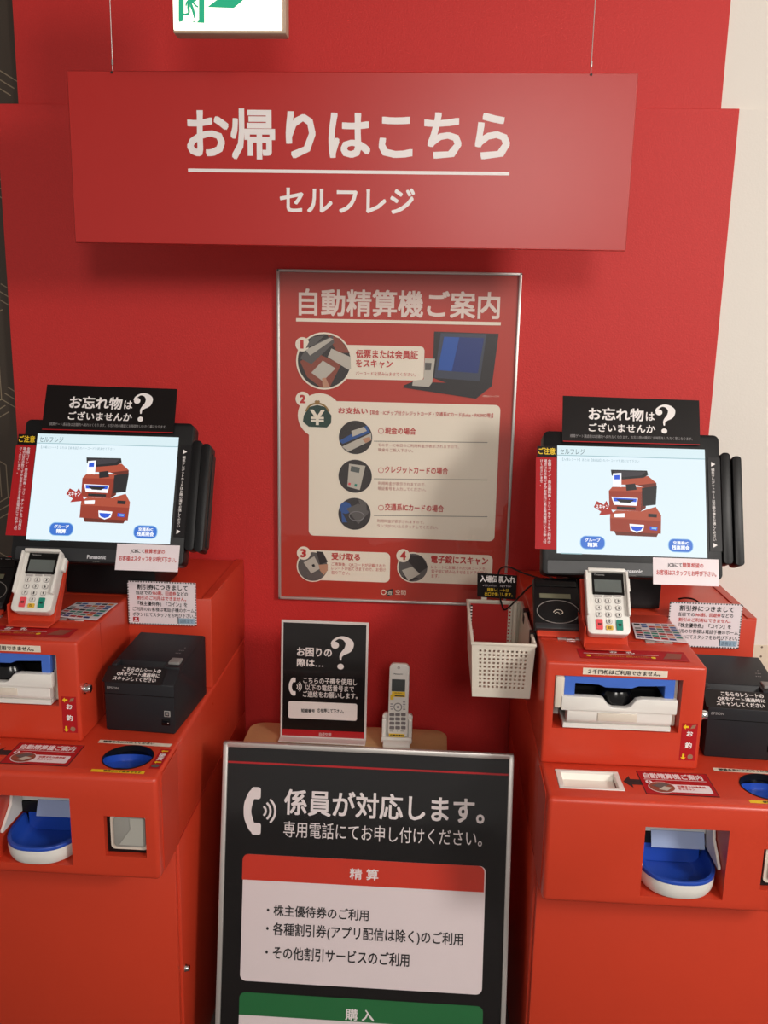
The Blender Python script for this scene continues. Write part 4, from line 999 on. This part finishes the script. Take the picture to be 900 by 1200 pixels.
def phone_icon(s, x0, y0, x1, y1, m, layer, parent=None):
    w = x1-x0; h = y1-y0
    hw = (x1-x0)*.5
    hw = w*.5
    sh = s.K([(x0+p[0]*hw, y0+p[1]*h, p[2]*hw) for p in [(.72, .04, .10), (.50, .14, .22), (.28, .34, .24), (.22, .5, .22), (.28, .66, .24), (.50, .86, .22), (.72, .96, .10)]])
    sh += [s.R(x0+.45*hw, y0, x0+1.0*hw, y0+.25*h, .14*hw), s.R(x0+.45*hw, y0+.75*h, x0+1.0*hw, y0+h, .14*hw)]
    for i, rr_ in enumerate((.16, .28, .40)):
        cx, cy = x0+w*.46, y0+h*.5
        sh += s.K([(cx+rr_*w*1.15*cos(radians(t)), cy+rr_*w*1.15*sin(radians(t)), w*.032) for t in (-48, -24, 0, 24, 48)])
    return s.draw('phone_symbol', m, sh, layer, parent)
phone_icon(s, 338.5, 794, 354.5, 815, QW, 2)
s.draw('white_box', QW, [s.R(338, 823, 418.5, 843, 2.5)], 1)
s.text('短縮番号', 353, 830.5, 369, 835, INK, 2, .03); s.text('①を押して下さい。', 372, 830.5, 403, 835.5, INK, 2, .03)
s.text('自遊空間', 374, 858.5, 388, 862.5, QW, 2)
s.draw('film', FILM_S, [rrpts(a, 0, b, d, 0)], 5)

# cordless handset and its charger
ch = root('charging_cradle', 'white charging cradle holding the cordless phone on the table', 'charger', (-.062, 1.93, .64))
tl = radians(10); hO = Vector((-.0625, 1.917, .655)); U = Vector((1, 0, 0)); V = Vector((0, sin(tl), cos(tl)))
M = Matrix.Translation(hO) @ Matrix((U, V, U.cross(V))).transposed().to_4x4()
hS = Sheet(None, hO, U, V)
q = lambda x, y: (440+x/10.917, 770+y/10.917)
MB().prism([(1.898, .6402), (1.896, .650), (1.905, .658), (1.975, .655), (1.980, .6402)], -.0955, -.0315, 'x', .004, 2).build('base', PLASTIC_W, ch)
MB(M).rr(-.0365, .0345, .002, .060, .008, -.030, -.012, .003, 2).build('back_rest', PLASTIC_W, ch)
MB(M).rr(-.0365, .0345, -.006, .008, .003, -.02, .004, .002, 2).build('front_lip', PLASTIC_W, ch)
MB(M).box(.0255, .0345, .004, .05, -.02, -.004, .002).build('side_cheek', PLASTIC_W, ch); MB(M).box(-.0365, -.0275, .004, .05, -.02, -.004, .002).build('side_cheek', PLASTIC_W, ch)
hL = Sheet(ch, hO+hS.N*.004, U, V)
ys = hL.draw('yellow_sticker', YEL, [hL.R(*q(172, 980), *q(372, 1022))], 1); hL.text('店員用電話', *q(185, 988), *q(360, 1014), INK, 2, .03, parent=ys)
ph = root('cordless_phone', 'white cordless phone handset with grey keys standing in its cradle', 'phone', (-.062, 1.925, .66))
hP = Sheet(ph, hO, U, V)
a, b, c, d = hP.box(*q(168, 86), *q(424, 960))
MB(M).rr(a, b, .0085, d, .011, -.016, -.0005, .004, 3).build('body', PLASTIC_W, ph)
hR = lambda x0, y0, x1, y1, r=0: hP.R(*q(x0, y0), *q(x1, y1), r)
hP.draw('display', mat('lcd_dark', (58, 62, 60), .25), [hR(208, 285, 380, 440)], -.5, h=.0006)
hP.draw('earpiece', GREY, [hP.EC(*q(298, 138), 1.6)], 0)
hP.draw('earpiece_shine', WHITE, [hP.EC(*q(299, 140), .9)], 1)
hP.text('Panasonic', *q(236, 208), *q(352, 224), INK, 1, .02)
y_ = hP.draw('yellow_sticker', YEL, [hR(208, 443, 380, 512), hR(190, 480, 232, 545)], 1); hP.text('修理お問合せは', *q(240, 452), *q(340, 470), INK, 2, parent=y_); hP.draw('black_bar', INK, [hR(246, 492, 372, 506)], 2, y_)
n = 28; c1 = hP.EC(*q(286, 640), 5, n); c2 = hP.EC(*q(286, 640), 3.9, n)
hP.draw('navigation_ring', GREY, [[c1[i], c1[(i+1) % n], c2[(i+1) % n], c2[i]] for i in range(n)], 0)
hP.draw('navigation_key', BTN, [hP.EC(*q(286, 640), 1.5)], 0)
for x, y in ((208, 600), (204, 630), (210, 665), (366, 575), (368, 605), (366, 638), (368, 668)): hP.draw('side_key', BTN, [hR(x-17, y-7, x+17, y+7, .4)], -.5, h=.0006)
for i in range(4):
    for j in range(3):
        x = 210+j*73; y = 734+i*56; hP.draw('number_key', mat('phone_key_grey', (118, 112, 112), .4), [hR(x-31+(2 if j else 0), y-20, x+31, y+20, 1)], -.5, h=.0012)
for x in (206, 280, 346): hP.draw('key_print', GREY, [hR(x-(24 if x != 280 else 5), 944, x+(24 if x != 280 else 5), 952)], 0)

# ------------------------------------------------------------------ floor board
lean = radians(11.3); bO = Vector((-.115, 1.68, .745)); V = Vector((0, sin(lean), cos(lean))); U = Vector((1, 0, 0))
fb = root('floor_sign_board', 'large black A-frame board in silver frame leaning back on the floor', 'sign', (-.115, 1.60, 0))
g = Sheet(fb, bO, U, V)
a, b = g.uv(262, 874)[0], g.uv(602.5, 881)[0]; d = (g.uv(262, 873)[1]+g.uv(602, 880)[1])/2; c = -.742
frame4(fb, g, (a, b, c+.02, d), .010, .004, SILVER, back=.010)
M = Matrix.Translation(bO) @ Matrix((U, V, g.N)).transposed().to_4x4()
MB(M).box(a+.006, b-.006, c+.026, d-.006, -.008, -.0008).build('panel', mat('board_black', (22, 20, 21), .35, spec=.25), fb)
MB().prism([(1.676, .72), (1.686, .72), (1.80, 0.001), (1.786, 0.001)], a, a+.018, 'x').build('rear_leg', SILVER, fb); MB().prism([(1.676, .72), (1.686, .72), (1.80, 0.001), (1.786, 0.001)], b-.018, b, 'x').build('rear_leg', SILVER, fb)
BW = mat('board_print_white', (226, 216, 216), .35)
g.draw('red_rule', DRED, [g.R(265, 899.2, 599, 901.5)], 0)
k8 = lambda x, y: (240+x/2.3684, 860+y/2.3684)
phone_icon(g, *k8(108, 148), *k8(203, 280), BW, 0)
g.text('係員が対応します。', *k8(220, 165), *k8(777, 238), BW, 0, .019)
g.text('専用電話にてお申し付けください。', *k8(218, 255), *k8(770, 300), BW, 0)
g.draw('white_panel', mat('board_white_panel', (222, 208, 210), .35), [g.R(*k8(102, 350), *k8(775, 705), 7)], 0)
aa, bb, cc, dd = g.box(*k8(104, 350), *k8(776, 422))
rp = rrpts(aa, cc-.02, bb, dd, 7*.6/335)
g.draw('red_band', mat('board_red', (196, 52, 34), .35), [[p for p in [(u, max(v, cc)) for u, v in rp]]], 1)
g.text('精 算', *k8(402, 374), *k8(482, 405), BW, 2, .02)
for t, y0, y1, x0, x1 in (('・株主優待券のご利用', 480, 512, 172, 455), ('・各種割引券(アプリ配信は除く)のご利用', 537, 578, 170, 717), ('・その他割引サービスのご利用', 598, 635, 168, 568)):
    g.text(t, *k8(x0, y0), *k8(x1, y1), INK, 2, .014)
a2, b2, c2_, d2 = g.box(*k8(95, 736), *k8(772, 800))
g.draw('white_panel', mat('board_white_panel', (222, 208, 210), .35), [rrpts(a2, max(c2_-.26, c+.06), b2, c2_+.02, .012)], 0)
rp = rrpts(a2, c2_-.02, b2, d2+.0, 7*.6/335)
g.draw('green_band', mat('board_green', (34, 104, 58), .35), [[(u, max(v, c2_)) for u, v in rp]], 1)
g.text('購 入', *k8(390, 764), *k8(470, 796), BW, 2, .02)
g.draw('film', FILM_S, [rrpts(a+.008, c+.03, b-.008, d-.008, 0)], 4)
